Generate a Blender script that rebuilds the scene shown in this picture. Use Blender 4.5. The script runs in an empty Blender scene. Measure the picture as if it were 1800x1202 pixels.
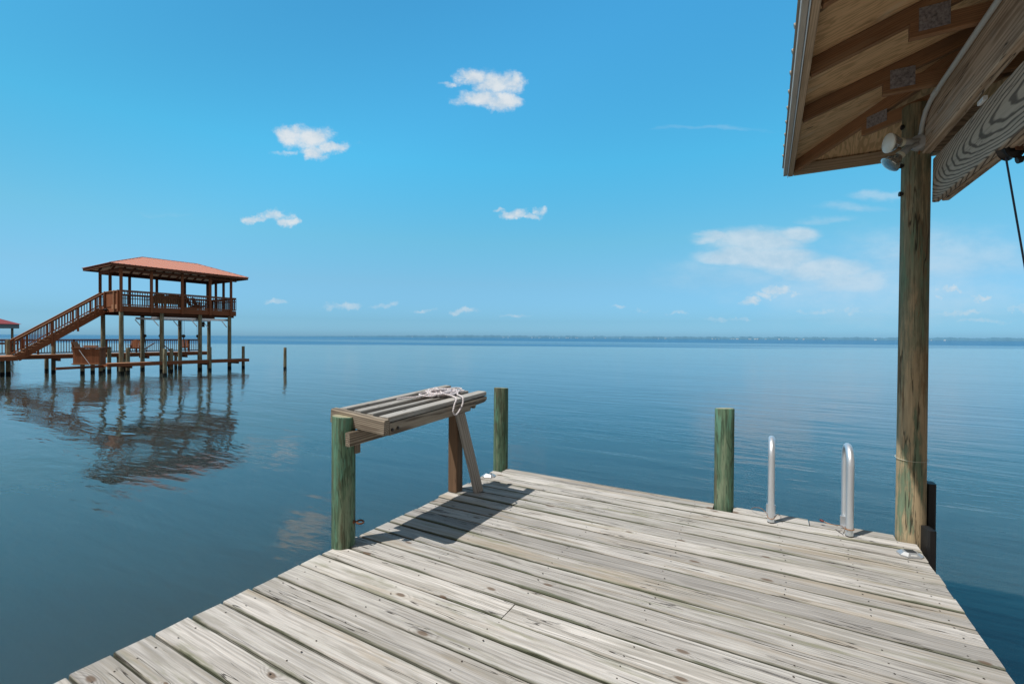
import bpy, math, random
from mathutils import Vector, Matrix
random.seed(11)
sc = bpy.context.scene
col = sc.collection
PI = math.pi
V = Vector

# ------------------------------------------------------------------ node helpers
class NT:
    def __init__(s, nt):
        s.nt = nt; nt.nodes.clear()
    def n(s, t, **kw):
        nd = s.nt.nodes.new(t)
        for k, v in kw.items(): setattr(nd, k, v)
        return nd
    def put(s, sock, v):
        if v is None: return
        if isinstance(v, bpy.types.NodeSocket): s.nt.links.new(v, sock)
        else: sock.default_value = v
    def m(s, op, a, b=None, c=None, clamp=False):
        nd = s.n('ShaderNodeMath', operation=op, use_clamp=clamp)
        s.put(nd.inputs[0], a); s.put(nd.inputs[1], b); s.put(nd.inputs[2], c)
        return nd.outputs[0]
    def vm(s, op, a, b=None, scale=None):
        nd = s.n('ShaderNodeVectorMath', operation=op)
        s.put(nd.inputs[0], a); s.put(nd.inputs[1], b)
        if scale is not None: s.put(nd.inputs['Scale'], scale)
        return nd.outputs['Value'] if op in ('LENGTH', 'DOT_PRODUCT', 'DISTANCE') else nd.outputs[0]
    def noise(s, vec, scale=1, detail=2, rough=.5, dist=0, out=0):
        nd = s.n('ShaderNodeTexNoise')
        s.put(nd.inputs['Vector'], vec); s.put(nd.inputs['Scale'], scale)
        s.put(nd.inputs['Detail'], detail); s.put(nd.inputs['Roughness'], rough); s.put(nd.inputs['Distortion'], dist)
        return nd.outputs[out]
    def mr(s, v, a, b, c=0., d=1., smooth=True):
        nd = s.n('ShaderNodeMapRange', interpolation_type='SMOOTHSTEP' if smooth else 'LINEAR')
        s.put(nd.inputs[0], v); s.put(nd.inputs[1], a); s.put(nd.inputs[2], b); s.put(nd.inputs[3], c); s.put(nd.inputs[4], d)
        return nd.outputs[0]
    def mix(s, f, a, b, blend='MIX'):
        nd = s.n('ShaderNodeMix', data_type='RGBA', blend_type=blend)
        c4 = lambda x: (*x, 1) if isinstance(x, (tuple, list)) and len(x) == 3 else x
        s.put(nd.inputs[0], f); s.put(nd.inputs[6], c4(a)); s.put(nd.inputs[7], c4(b))
        return nd.outputs[2]
    def ramp(s, f, stops, interp='LINEAR'):
        nd = s.n('ShaderNodeValToRGB'); r = nd.color_ramp; r.interpolation = interp
        while len(r.elements) < len(stops): r.elements.new(.5)
        for e, (p, c) in zip(r.elements, stops):
            e.position = p; e.color = (*c, 1) if len(c) == 3 else c
        s.put(nd.inputs[0], f)
        return nd.outputs[0]
    def sep(s, v):
        nd = s.n('ShaderNodeSeparateXYZ'); s.put(nd.inputs[0], v); return nd.outputs
    def comb(s, x, y, z):
        nd = s.n('ShaderNodeCombineXYZ'); s.put(nd.inputs[0], x); s.put(nd.inputs[1], y); s.put(nd.inputs[2], z); return nd.outputs[0]
    def attr(s, name, out='Vector'):
        return s.n('ShaderNodeAttribute', attribute_name=name).outputs[out]
    def bump(s, h, strength=.5, dist=.01):
        nd = s.n('ShaderNodeBump'); s.put(nd.inputs['Height'], h); s.put(nd.inputs['Strength'], strength); s.put(nd.inputs['Distance'], dist)
        return nd.outputs[0]
    def bsdf(s, colr, rough=.6, metal=0., normal=None, spec=None, ior=None):
        p = s.n('ShaderNodeBsdfPrincipled'); o = s.n('ShaderNodeOutputMaterial')
        s.put(p.inputs['Base Color'], (*colr, 1) if isinstance(colr, tuple) and len(colr) == 3 else colr)
        s.put(p.inputs['Roughness'], rough); s.put(p.inputs['Metallic'], metal)
        s.put(p.inputs['Normal'], normal); s.put(p.inputs['Specular IOR Level'], spec); s.put(p.inputs['IOR'], ior)
        s.nt.links.new(p.outputs[0], o.inputs[0]); return p

def newmat(name):
    m = bpy.data.materials.new(name); m.use_nodes = True
    return m, NT(m.node_tree)

def wood(name, early, late, freq=130, ringmix=.7, warp=.02, wx=1.3, blots=(), knots=0., value=.35, fibre=.5, rough=.8, bump=.35, taper=0., check=0., edge=None, lo=.35):
    """lumber: growth rings about a pith outside the board, fibres, blotches, knots"""
    m, t = newmat(name)
    g = t.attr('gco'); rnd = t.attr('rnd', 'Fac')
    x, y, z = t.sep(g)
    w = t.m('SUBTRACT', t.noise(t.vm('MULTIPLY', g, (wx, 7, 7)), 1, 3, .55), .5)
    r = t.m('SQRT', t.m('ADD', t.m('MULTIPLY', y, y), t.m('MULTIPLY', z, z)))
    r = t.m('ADD', r, t.m('MULTIPLY', w, warp))
    if taper: r = t.m('ADD', r, t.m('MULTIPLY', t.m('SINE', t.m('MULTIPLY_ADD', x, .95, .6)), taper))
    kmask = None
    if knots:
        kv = t.comb(t.m('MULTIPLY', x, 2.1), t.m('ADD', t.m('MULTIPLY', y, 5.2), t.m('MULTIPLY', rnd, 71.3)), 0.)
        kv = t.vm('ADD', kv, t.vm('SCALE', t.noise(t.vm('MULTIPLY', g, (9, 30, 30)), 1, 2, out=1), scale=.045))
        vo = t.n('ShaderNodeTexVoronoi', voronoi_dimensions='2D'); t.put(vo.inputs['Vector'], kv); vo.inputs['Scale'].default_value = 1
        cr = t.sep(vo.outputs['Color'])
        gate = t.m('GREATER_THAN', cr[0], 1 - knots)
        size = t.m('ADD', .5, cr[1])
        d = t.m('DIVIDE', vo.outputs['Distance'], size)
        kmask = t.m('MULTIPLY', t.mr(d, .075, .035), gate)
        halo = t.m('MULTIPLY', t.mr(d, .19, .05), gate)
        r = t.m('ADD', r, t.m('MULTIPLY', halo, .014))
    ring = t.m('MULTIPLY_ADD', t.m('SINE', t.m('MULTIPLY', r, freq * 2 * PI)), .5, .5)
    lw = t.mr(ring, lo, .97)
    fib = t.noise(t.vm('MULTIPLY', g, (3.5, 190, 190)), 1, 2, .6)
    fib2 = t.noise(t.vm('MULTIPLY', g, (1.6, 70, 70)), 1, 3, .65)
    c = t.mix(t.m('MULTIPLY', lw, ringmix), early, late)
    sc_ = t.m('MULTIPLY_ADD', t.m('SUBTRACT', rnd, .5), value, 1.)
    sc_ = t.m('MULTIPLY', sc_, t.m('MULTIPLY_ADD', t.m('SUBTRACT', fib, .5), fibre, 1.))
    sc_ = t.m('MULTIPLY', sc_, t.m('MULTIPLY_ADD', t.m('SUBTRACT', fib2, .5), fibre * 1.1, 1.))
    c = t.mix(1., c, t.comb(sc_, sc_, sc_), 'MULTIPLY')
    for i, (bc, thr, amt, s3) in enumerate(blots):
        bn = t.noise(t.vm('ADD', t.vm('MULTIPLY', g, s3), (i * 7.7, i * 3.1, i * 5.3)), 1, 5, .62)
        bb = t.m('ADD', bn, t.m('MULTIPLY', t.m('SUBTRACT', t.m('FRACT', t.m('MULTIPLY', rnd, 7.31 + i * 3.7)), .5), .16))
        c = t.mix(t.m('MULTIPLY', t.mr(bb, thr, thr + .13), amt), c, bc)
    if edge:
        ea = t.m('ABSOLUTE', t.attr('across', 'Fac'))
        en = t.noise(t.vm('MULTIPLY', g, (1.9, 10, 10)), 1, 4, .65)
        em = t.m('MULTIPLY', t.mr(t.m('ADD', ea, t.m('MULTIPLY', t.m('SUBTRACT', en, .5), 1.5)), .86, 1.12), t.mr(t.noise(t.vm('MULTIPLY', g, (.8, 3, 3)), 1, 2), .42, .60))
        c = t.mix(t.m('MULTIPLY', em, .75), c, edge)
        c = t.mix(t.m('MULTIPLY', t.mr(t.m('ADD', ea, t.m('ADD', t.m('MULTIPLY', t.m('SUBTRACT', fib2, .5), .3), t.m('MULTIPLY', t.m('SUBTRACT', en, .5), .35))), .90, 1.02), .75), c, (.068, .078, .046))
    h = t.m('ADD', t.m('MULTIPLY', lw, -.4), fib)
    if check:
        cn = t.noise(t.vm('MULTIPLY', g, (1.1, 26, 26)), 1, 3, .5, .3)
        ck = t.m('MULTIPLY', t.mr(t.m('ABSOLUTE', t.m('SUBTRACT', cn, .5)), .011, .003), t.mr(t.noise(t.vm('MULTIPLY', g, (1.7, 9, 9)), 1, 1), .53, .58))
        c = t.mix(t.m('MULTIPLY', ck, check), c, (.03, .024, .018)); h = t.m('SUBTRACT', h, t.m('MULTIPLY', ck, 2.))
    if kmask is not None:
        c = t.mix(t.m('MULTIPLY', kmask, .8), c, (.12, .075, .045))
    t.bsdf(c, rough, 0, t.bump(h, bump, .0016), .25)
    return m

def pilewood(name, base, dark, light, teal, brown=(.16, .10, .05), rough=.85, wetz=None, grain=.5, sunlit_foot=False):
    """round treated pile: flame grain contours of stretched noise, green stain, brown patches"""
    m, t = newmat(name)
    g = t.attr('gco'); x, y, z = t.sep(g)
    a = t.noise(t.vm('MULTIPLY', g, (1.5, 12, 12)), 1, 3, .5, .3)
    band = t.m('MULTIPLY_ADD', t.m('SINE', t.m('MULTIPLY', a, 62.)), .5, .5)
    fib = t.noise(t.vm('MULTIPLY', g, (5, 150, 150)), 1, 3, .65)
    st1 = t.noise(t.vm('MULTIPLY', g, (2.5, 50, 50)), 1, 4, .65)
    pat = t.noise(t.vm('ADD', t.vm('MULTIPLY', g, (1.9, 11, 11)), (3.1, 0, 7.)), 1, 6, .68)
    pat2 = t.noise(t.vm('ADD', t.vm('MULTIPLY', g, (1.4, 9, 9)), (13.1, 4, 1.)), 1, 5, .66)
    pat3 = t.noise(t.vm('ADD', t.vm('MULTIPLY', g, (.9, 12, 12)), (23.1, 9, 4.)), 1, 5, .7)
    c = t.mix(t.m('MULTIPLY', t.mr(band, .45, .98), grain), base, dark)
    c = t.mix(t.m('MULTIPLY', t.mr(pat, .50, .62), .75), c, light)
    c = t.mix(t.m('MULTIPLY', t.mr(pat2, .51, .60), .8), c, brown)
    c = t.mix(t.m('MULTIPLY', t.mr(pat, .47, .36), .8), c, teal)
    c = t.mix(t.m('MULTIPLY', t.mr(pat3, .55, .66), .7), c, dark)
    c = t.mix(t.m('MULTIPLY', t.mr(st1, .54, .68), .45), c, dark)
    if sunlit_foot:   # sunlit lower length painted in as a paler tan
        pz_ = t.sep(t.n('ShaderNodeNewGeometry').outputs['Position'])[2]
        tm = t.m('MULTIPLY', t.mr(t.m('ADD', pz_, t.m('MULTIPLY', t.m('SUBTRACT', pat2, .5), 2.5)), 1.25, .75), t.mr(pat, .40, .50))
        c = t.mix(t.m('MULTIPLY', tm, .75), c, (.50, .38, .235))
    k = t.m('MULTIPLY_ADD', t.m('SUBTRACT', fib, .5), 1.1, 1.)
    c = t.mix(1., c, t.comb(k, k, k), 'MULTIPLY')
    cn = t.noise(t.vm('MULTIPLY', g, (.9, 22, 22)), 1, 2, .5, .2)
    ck = t.m('MULTIPLY', t.mr(t.m('ABSOLUTE', t.m('SUBTRACT', cn, .5)), .014, .004), t.mr(pat2, .45, .5))
    c = t.mix(t.m('MULTIPLY', ck, .75), c, (.02, .017, .012))
    if wetz is not None:   # dark waterline
        pz = t.sep(t.n('ShaderNodeNewGeometry').outputs['Position'])[2]
        c = t.mix(t.mr(t.m('ADD', pz, t.m('MULTIPLY', fib, .15)), wetz + .28, wetz + .2), c, (.012, .013, .014))
    h = t.m('SUBTRACT', t.m('ADD', t.m('MULTIPLY', band, .5), fib), t.m('MULTIPLY', ck, 2.5))
    t.bsdf(c, rough, 0, t.bump(h, .5, .0025), .2)
    return m

def plain(name, c, rough=.6, metal=0., var=.25, scale=8, spec=None, bumpa=0., stretch=(1, 1, 1)):
    m, t = newmat(name)
    g = t.vm('MULTIPLY', t.n('ShaderNodeTexCoord').outputs['Object'], stretch)
    n1 = t.noise(g, scale, 4, .6)
    k = t.m('MULTIPLY_ADD', t.m('SUBTRACT', n1, .5), var * 2, 1.)
    cc = t.mix(1., c, t.comb(k, k, k), 'MULTIPLY')
    nr = t.bump(n1, bumpa, .004) if bumpa else None
    t.bsdf(cc, rough, metal, nr, spec)
    return m

# ------------------------------------------------------------------ materials
M = {}
M['deck'] = wood('weathered_deck_wood', (.455, .430, .402), (.27, .248, .224), 125, .5, .03, 1.1,
    [((.275, .255, .22), .50, .6, (1.5, 30, 30)), ((.56, .54, .50), .53, .5, (2.0, 32, 32)), ((.34, .275, .195), .555, .5, (.7, 8, 8)), ((.17, .155, .13), .60, .5, (2.2, 22, 22)), ((.20, .20, .12), .585, .6, (1.6, 14, 14))],
    knots=.34, value=.58, fibre=.85, rough=.85, bump=.8, check=.9, edge=(.085, .098, .055))
M['joist'] = wood('dark_joist_wood', (.10, .085, .06), (.05, .04, .03), 120, .6)
M['table'] = wood('grey_weathered_lumber', (.40, .385, .36), (.20, .19, .17), 130, .7, .02, 1.3,
    [((.20, .17, .13), .55, .6, (1.5, 12, 12)), ((.50, .49, .47), .56, .6, (1.4, 14, 14))], knots=.25, value=.2, fibre=.8, bump=.6, check=.8)
M['table_brown'] = wood('rough_brown_lumber', (.295, .25, .195), (.10, .078, .058), 85, .85, .03, 1.3,
    [((.13, .10, .075), .53, .7, (1.6, 12, 12)), ((.36, .32, .26), .58, .6, (1.8, 15, 15))], value=.2, fibre=1., bump=.9, check=.8)
M['leg'] = wood('red_brown_post_wood', (.20, .125, .075), (.075, .042, .026), 120, .7, .02, 1.2,
    [((.06, .04, .03), .55, .6, (1.2, 10, 10))], value=.1, fibre=.8, bump=.6, check=.8)
M['rafter'] = wood('brown_truss_lumber', (.35, .185, .095), (.19, .095, .048), 120, .6, .02, 1.2,
    [((.16, .09, .05), .54, .6, (1.2, 10, 10)), ((.44, .29, .17), .6, .4, (1.2, 10, 10))], knots=.3, value=.35, fibre=.6, bump=.4)
M['ply'] = wood('plywood_sheathing', (.74, .49, .27), (.42, .255, .13), 20, .6, .55, 1.7,
    [((.26, .155, .08), .53, .85, (2.0, 4, 4)), ((.88, .74, .52), .56, .5, (1.5, 3, 3))], knots=.5, value=.1, fibre=.4, bump=.2)
M['fascia'] = wood('fascia_lumber', (.50, .37, .25), (.32, .22, .14), 120, .5, .02, 1.2,
    [((.32, .24, .17), .55, .6, (1.2, 10, 10))], knots=.3, value=.2)
M['beam'] = wood('grey_brown_beam', (.55, .415, .30), (.30, .205, .135), 75, .7, .05, .9,
    [((.46, .42, .36), .54, .6, (1.1, 8, 8)), ((.19, .13, .085), .58, .6, (1.3, 10, 10))], knots=.2, value=.2, fibre=.7, bump=.5, check=.9)
M['beam2'] = wood('cathedral_grain_beam', (.52, .415, .315), (.085, .06, .045), 84, .82, .03, 1.8,
    [((.40, .375, .34), .54, .5, (1.1, 8, 8))], taper=.17, lo=.5, value=.1, fibre=.5, bump=.6, check=.6)
M['pile'] = pilewood('green_treated_pile', (.11, .185, .118), (.033, .052, .034), (.22, .27, .18), (.125, .29, .21), (.10, .088, .055))
M['pile_tan'] = pilewood('weathered_tan_pile', (.255, .245, .16), (.085, .08, .05), (.48, .355, .215), (.17, .25, .165), (.24, .155, .085), grain=.25, sunlit_foot=True)
M['pile_top'] = plain('pile_end_grain', (.33, .31, .20), .9, var=.4, scale=40)
M['pile_far'] = pilewood('far_green_pile', (.24, .235, .165), (.12, .12, .085), (.34, .33, .24), (.19, .23, .16), wetz=-1.25)
M['alu'] = plain('brushed_aluminium', (.70, .745, .79), .46, .8, .12, 30, stretch=(1, 1, .15))
M['silver'] = plain('silver_plastic', (.50, .52, .54), .35, .6, .08)
M['panel'] = plain('solar_panel', (.03, .035, .045), .25, 0, .1)
M['galv'] = plain('galvanised_plate', (.30, .28, .30), .6, .2, 1.3, 70)
M['greybox'] = plain('grey_cast_metal', (.42, .42, .41), .5, .2, .12, 30)
M['conduit'] = plain('grey_pvc', (.50, .51, .49), .45, 0, .12, 12)
M['cream'] = plain('cream_gasket', (.70, .66, .52), .5)
M['rust'] = plain('rusty_iron', (.16, .065, .03), .8, .3, .5, 60)
M['black'] = plain('black_rubber', (.012, .012, .013), .55, 0, .2)
M['darkmetal'] = plain('dark_steel', (.05, .045, .042), .5, .7, .3, 30)
M['cable'] = plain('steel_cable', (.03, .035, .06), .5, .3, .2)
M['metalroof'] = plain('grey_metal_roof', (.47, .41, .34), .6, .1, .15)
M['white'] = plain('white_paint', (.75, .75, .73), .5, 0, .1)
M['nail'] = plain('rusty_nail', (.05, .035, .025), .8, .2, .4, 90)
M['copperwire'] = plain('copper_wire', (.36, .17, .07), .5, .5, .3)
M['redplastic'] = plain('dark_red_plastic', (.12, .015, .012), .5)
M['stain'] = wood('red_brown_stained_wood', (.245, .096, .046), (.155, .056, .028), 60, .5, .03, 1., [((.17, .065, .035), .56, .5, (.8, 4, 4)), ((.36, .16, .08), .6, .5, (.8, 4, 4))], value=.3, fibre=.3, bump=.1)
M['teak'] = wood('brown_teak', (.34, .205, .11), (.22, .125, .065), 60, .5, .03, 1., value=.3, fibre=.3, bump=.1)
M['stain_top'] = wood('sun_bleached_stain', (.36, .19, .11), (.24, .12, .065), 60, .5, .03, 1., [((.40, .26, .18), .56, .5, (.8, 4, 4))], value=.3, fibre=.3, bump=.1)
M['stain_dark'] = wood('dark_stained_beam', (.15, .062, .034), (.095, .038, .022), 60, .5, .03, 1., value=.3, fibre=.3, bump=.1)
M['redroof'] = plain('salmon_metal_roof', (.53, .235, .16), .55, 0, .08, 2)
M['pinkroof'] = plain('red_metal_roof', (.55, .13, .13), .5, 0, .08, 2)
M['ceiling'] = plain('pale_ceiling_panel', (.85, .78, .68), .7, 0, .12, 3)
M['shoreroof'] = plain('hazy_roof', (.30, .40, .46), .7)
M['greywall'] = plain('grey_painted_gable', (.17, .22, .24), .7, 0, .1, 3)
M['lamp_glass'] = plain('clear_reflector_glass', (.50, .50, .48), .12, .8, .5, 14)
M['lamp_frost'] = plain('frosted_lamp_lens', (.85, .83, .74), .3, 0, .12, 9)
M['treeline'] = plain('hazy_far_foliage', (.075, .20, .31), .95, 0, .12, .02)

def ropemat():
    m, t = newmat('flecked_white_rope')
    g = t.attr('gco'); x, y, z = t.sep(g)
    ang = t.m('ARCTAN2', y, z)
    st = t.m('SINE', t.m('ADD', t.m('MULTIPLY', x, 420.), t.m('MULTIPLY', ang, 2.)))
    st2 = t.m('SINE', t.m('SUBTRACT', t.m('MULTIPLY', x, 290.), t.m('MULTIPLY', ang, 2.)))
    c = t.mix(t.mr(st, .88, .96), (.70, .69, .68), (.42, .09, .12))
    c = t.mix(t.mr(st2, .90, .97), c, (.12, .15, .30))
    t.bsdf(c, .9, 0, t.bump(st, .4, .002))
    return m
M['rope'] = ropemat()

def watermat():
    yaw_w = math.radians(29.2)
    m, t = newmat('lagoon_water')
    p = t.n('ShaderNodeTexCoord').outputs['Object']
    def wave(rot, sx, sy, detail, rough, off, dist=0.):
        mp = t.n('ShaderNodeMapping'); t.put(mp.inputs['Vector'], p)
        mp.inputs['Rotation'].default_value = (0, 0, rot); mp.inputs['Scale'].default_value = (sx, sy, 1); mp.inputs['Location'].default_value = (off, off * .7, off * .3)
        return t.noise(mp.outputs[0], 1, detail, rough, dist)
    patch = t.mr(wave(-.45, .05, .14, 3, .55, 5.), .38, .66, .5, 1.3)
    band = wave(-.50, .0014, .012, 3, .5, 2.)
    fwd = t.m('ADD', t.m('MULTIPLY', t.sep(p)[0], -math.sin(yaw_w)), t.m('MULTIPLY', t.sep(p)[1], math.cos(yaw_w)))
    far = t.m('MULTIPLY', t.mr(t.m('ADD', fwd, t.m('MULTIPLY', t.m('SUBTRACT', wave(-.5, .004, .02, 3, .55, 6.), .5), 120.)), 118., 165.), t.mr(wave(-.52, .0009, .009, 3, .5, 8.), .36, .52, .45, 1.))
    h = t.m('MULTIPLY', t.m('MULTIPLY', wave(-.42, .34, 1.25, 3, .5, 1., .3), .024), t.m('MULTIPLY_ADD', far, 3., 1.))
    h = t.m('ADD', h, t.m('MULTIPLY', t.m('MULTIPLY', wave(-.66, 1.6, 4.6, 3, .55, 3., .2), .0080), patch))
    h = t.m('ADD', h, t.m('MULTIPLY', wave(-.2, .07, .25, 1, .5, 9.), .035))
    h = t.m('ADD', h, t.m('MULTIPLY', t.m('MULTIPLY', wave(-.1, 6., 13., 2, .5, 4.), .0014), patch))
    big = wave(.3, .03, .05, 3, .6, 7.)
    lat = t.m('ADD', t.m('MULTIPLY', t.sep(p)[0], math.cos(yaw_w)), t.m('MULTIPLY', t.sep(p)[1], math.sin(yaw_w)))
    c = t.mix(t.mr(big, .35, .7), (.036, .051, .052), (.042, .055, .046))
    c = t.mix(t.m('MULTIPLY', t.mr(fwd, 3.5, 16.), t.mr(lat, -9., -1.)), c, (.017, .060, .105))   # bluer deeper water, its colour also standing in for reflected higher sky
    pr = t.bsdf(c, .035, 0, t.bump(h, 1., 1.), .5, 1.50)
    pr_ = pr.inputs; pr_['Subsurface Weight'].default_value = 1.; pr_['Subsurface Radius'].default_value = (.5, .8, .9); pr_['Subsurface Scale'].default_value = 1.
    # wind-ruffled open water: many small facets show the water body instead of the low sky
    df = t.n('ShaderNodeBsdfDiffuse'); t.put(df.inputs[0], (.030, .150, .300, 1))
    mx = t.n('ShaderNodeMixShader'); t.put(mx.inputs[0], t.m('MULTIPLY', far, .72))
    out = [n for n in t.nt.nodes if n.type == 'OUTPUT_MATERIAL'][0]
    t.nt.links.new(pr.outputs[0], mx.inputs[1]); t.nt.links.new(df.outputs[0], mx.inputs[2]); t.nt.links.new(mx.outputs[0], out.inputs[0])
    return m
M['water'] = watermat()

# ------------------------------------------------------------------ mesh builder
class MB:
    def __init__(s):
        s.v = []; s.f = []; s.mi = []; s.g = []; s.r = []; s.sm = []; s.mats = []; s.ac = []
    def slot(s, mat):
        if mat not in s.mats: s.mats.append(mat)
        return s.mats.index(mat)
    def add(s, verts, faces, gco, rnd, mat, smooth=False, ac=None):
        s.ac += ac or [0.] * len(verts)
        b = len(s.v); k = s.slot(mat)
        s.v += [tuple(x) for x in verts]; s.g += [tuple(x) for x in gco]; s.r += [rnd] * len(verts)
        for f in faces:
            s.f.append([b + i for i in f]); s.mi.append(k); s.sm.append(smooth)
    def lumber(s, p0, p1, w, th, mat, up=(0, 0, 1), ch=.003, seg=1, wob=0., rnd=None, pith=None, crown=0.):
        """sawn board from p0 to p1: w across (perpendicular to up), th along up; chamfered edges"""
        p0 = V(p0); p1 = V(p1); ax = (p1 - p0); L = ax.length; ax.normalize(); up = V(up)
        side = ax.cross(up); side.normalize(); nn = side.cross(ax)
        a, b = w / 2, th / 2; ch = min(ch, a * .4, b * .4)
        sec = [(-a + ch, -b), (a - ch, -b), (a, -b + ch), (a, b - ch), (a - ch, b), (0, b + crown), (-a + ch, b), (-a, b - ch), (-a, -b + ch)]
        rnd = random.random() if rnd is None else rnd
        off = V((random.random() * 60, 0, 0)); pt = pith or (random.uniform(-.05, .05), random.choice((-1, 1)) * random.uniform(.04, .12))
        vs = []; gs = []
        w1, w2, w3 = random.random() * 6, random.random() * 6, random.random() * 6
        for i in range(seg + 1):
            u = L * i / seg
            dz = wob * math.sin(u * 2.1 + w1); dy = wob * .8 * math.sin(u * 1.7 + w2); tw = wob * 2 * math.sin(u * 1.3 + w3)
            for (y, z) in sec:
                vs.append(p0 + ax * u + side * (y + dy) + nn * (z + dz + tw * y / max(w, .01)))
                gs.append((u + off.x, y + pt[0], z + pt[1]))
        n = len(sec); fs = []
        for i in range(seg):
            for j in range(n):
                k = (j + 1) % n
                fs.append((i * n + j, i * n + k, (i + 1) * n + k, (i + 1) * n + j))
        fs.append(tuple(range(n - 1, -1, -1))); fs.append(tuple(range(seg * n, seg * n + n)))
        s.add(vs, fs, gs, rnd, mat, ac=[y / a for _ in range(seg + 1) for (y, z) in sec])
        return s
    def box(s, c, size, mat, rz=0., ch=.004, rnd=None):
        """axis box with longest side as grain"""
        c = V(c); sx, sy, sz = size; R = Matrix.Rotation(rz, 3, 'Z')
        ex, ey, ez = R @ V((1, 0, 0)), R @ V((0, 1, 0)), V((0, 0, 1))
        if sz >= sx and sz >= sy: s.lumber(c - ez * sz / 2, c + ez * sz / 2, sy, sx, mat, ex, ch, rnd=rnd)
        elif sx >= sy: s.lumber(c - ex * sx / 2, c + ex * sx / 2, sy, sz, mat, ez, ch, rnd=rnd)
        else: s.lumber(c - ey * sy / 2, c + ey * sy / 2, sx, sz, mat, ez, ch, rnd=rnd)
        return s
    def tube(s, path, r, mat, sides=10, closed=False, cap=True):
        P = [V(p) for p in path]; n = len(P); rr = r if isinstance(r, (list, tuple)) else [r] * n
        ref = None; vs = []; gs = []; u = 0; off = random.random() * 30
        for i in range(n):
            if closed: tg = P[(i + 1) % n] - P[i - 1]
            else: tg = P[min(i + 1, n - 1)] - P[max(i - 1, 0)]
            tg.normalize()
            if ref is None:
                ref = tg.cross(V((0, 0, 1)) if abs(tg.z) < .9 else V((1, 0, 0))); ref.normalize()
            else:
                ref = ref - tg * ref.dot(tg)
                if ref.length < 1e-6: ref = tg.orthogonal()
                ref.normalize()
            bi = tg.cross(ref)
            if i: u += (P[i] - P[i - 1]).length
            for k in range(sides):
                a = 2 * PI * k / sides; c_, s_ = math.cos(a), math.sin(a)
                vs.append(P[i] + (ref * c_ + bi * s_) * rr[i]); gs.append((u + off, c_ * rr[i], s_ * rr[i]))
        fs = []
        for i in range(n if closed else n - 1):
            i2 = (i + 1) % n
            for k in range(sides):
                k2 = (k + 1) % sides
                fs.append((i * sides + k, i * sides + k2, i2 * sides + k2, i2 * sides + k))
        s.add(vs, fs, gs, random.random(), mat, True)
        if cap and not closed:
            b = [vs[k] for k in range(sides)][::-1]; e = vs[-sides:]
            s.add(b, [tuple(range(sides))], gs[:sides], .5, mat); s.add(e, [tuple(range(sides))], gs[-sides:], .5, mat)
        return s
    def pile(s, x, y, z0, z1, r0, r1, mat, top=None, sides=28, lean=(0, 0), tilt=.0, rings=22, rough=.02):
        """round timber pile, slightly irregular, with a rounded-over sawn top"""
        vs = []; gs = []; off = random.random() * 40; ph = [random.random() * 6.3 for _ in range(6)]
        oy, oz = random.random() * .3, random.random() * .3; ta = random.random() * 6.3
        hs = [i / rings for i in range(rings + 1)]
        prof = [(h, 1.) for h in hs]
        prof[-1] = (1 - .008 / max(z1 - z0, .1), 1.); prof += [(1 - .002 / max(z1 - z0, .1), .97), (1., .93)]
        for h, k in prof:
            zz = z0 + (z1 - z0) * h; r = (r0 + (r1 - r0) * h) * k
            for j in range(sides):
                a = 2 * PI * j / sides
                rr = r * (1 + rough * (math.sin(2 * a + ph[0] + zz * .7) + .6 * math.sin(3 * a + ph[1] - zz * 1.1) + .3 * math.sin(5 * a + ph[2] + zz * 2.3)))
                dz = tilt * math.cos(a - ta) * (h ** 8) * r * 8
                vs.append((x + lean[0] * (zz - z0) + rr * math.cos(a), y + lean[1] * (zz - z0) + rr * math.sin(a), zz + dz))
                gs.append((zz + off, rr * math.cos(a) + oy, rr * math.sin(a) + oz))
        fs = []
        for i in range(len(prof) - 1):
            for j in range(sides):
                k = (j + 1) % sides
                fs.append((i * sides + j, i * sides + k, (i + 1) * sides + k, (i + 1) * sides + j))
        s.add(vs, fs, gs, random.random(), mat, True)
        s.add(vs[-sides:], [tuple(range(sides))], gs[-sides:], .5, top or mat)
        return s
    def quadmesh(s, verts, faces, mat, smooth=False, gco=None):
        s.add(verts, faces, gco or verts, random.random(), mat, smooth); return s
    def lathe(s, prof, origin, axis, mat, sides=20):
        """prof: list of (distance along axis, radius)"""
        o = V(origin); ax = V(axis).normalized(); e1 = ax.orthogonal().normalized(); e2 = ax.cross(e1)
        vs = []; fs = []
        for d, r in prof:
            for k in range(sides):
                a = 2 * PI * k / sides; vs.append(o + ax * d + (e1 * math.cos(a) + e2 * math.sin(a)) * r)
        for i in range(len(prof) - 1):
            for k in range(sides):
                k2 = (k + 1) % sides; fs.append((i * sides + k, i * sides + k2, (i + 1) * sides + k2, (i + 1) * sides + k))
        if prof[0][1] > 1e-5: fs.append(tuple(range(sides - 1, -1, -1)))
        if prof[-1][1] > 1e-5: fs.append(tuple(range((len(prof) - 1) * sides, len(prof) * sides)))
        s.add(vs, fs, vs, .5, mat, True); return s
    def build(s, name, parent=None):
        me = bpy.data.meshes.new(name); me.from_pydata(s.v, [], s.f)
        a = me.attributes.new('gco', 'FLOAT_VECTOR', 'POINT'); a.data.foreach_set('vector', [q for p in s.g for q in p])
        b = me.attributes.new('rnd', 'FLOAT', 'POINT'); b.data.foreach_set('value', s.r)
        c = me.attributes.new('across', 'FLOAT', 'POINT'); c.data.foreach_set('value', s.ac)
        for m_ in s.mats: me.materials.append(m_)
        me.polygons.foreach_set('material_index', s.mi); me.polygons.foreach_set('use_smooth', s.sm)
        me.update()
        if any(s.sm):
            try: me.set_sharp_from_angle(angle=math.radians(40))
            except Exception: pass
        o = bpy.data.objects.new(name, me); col.objects.link(o)
        if parent: o.parent = parent
        return o

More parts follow.
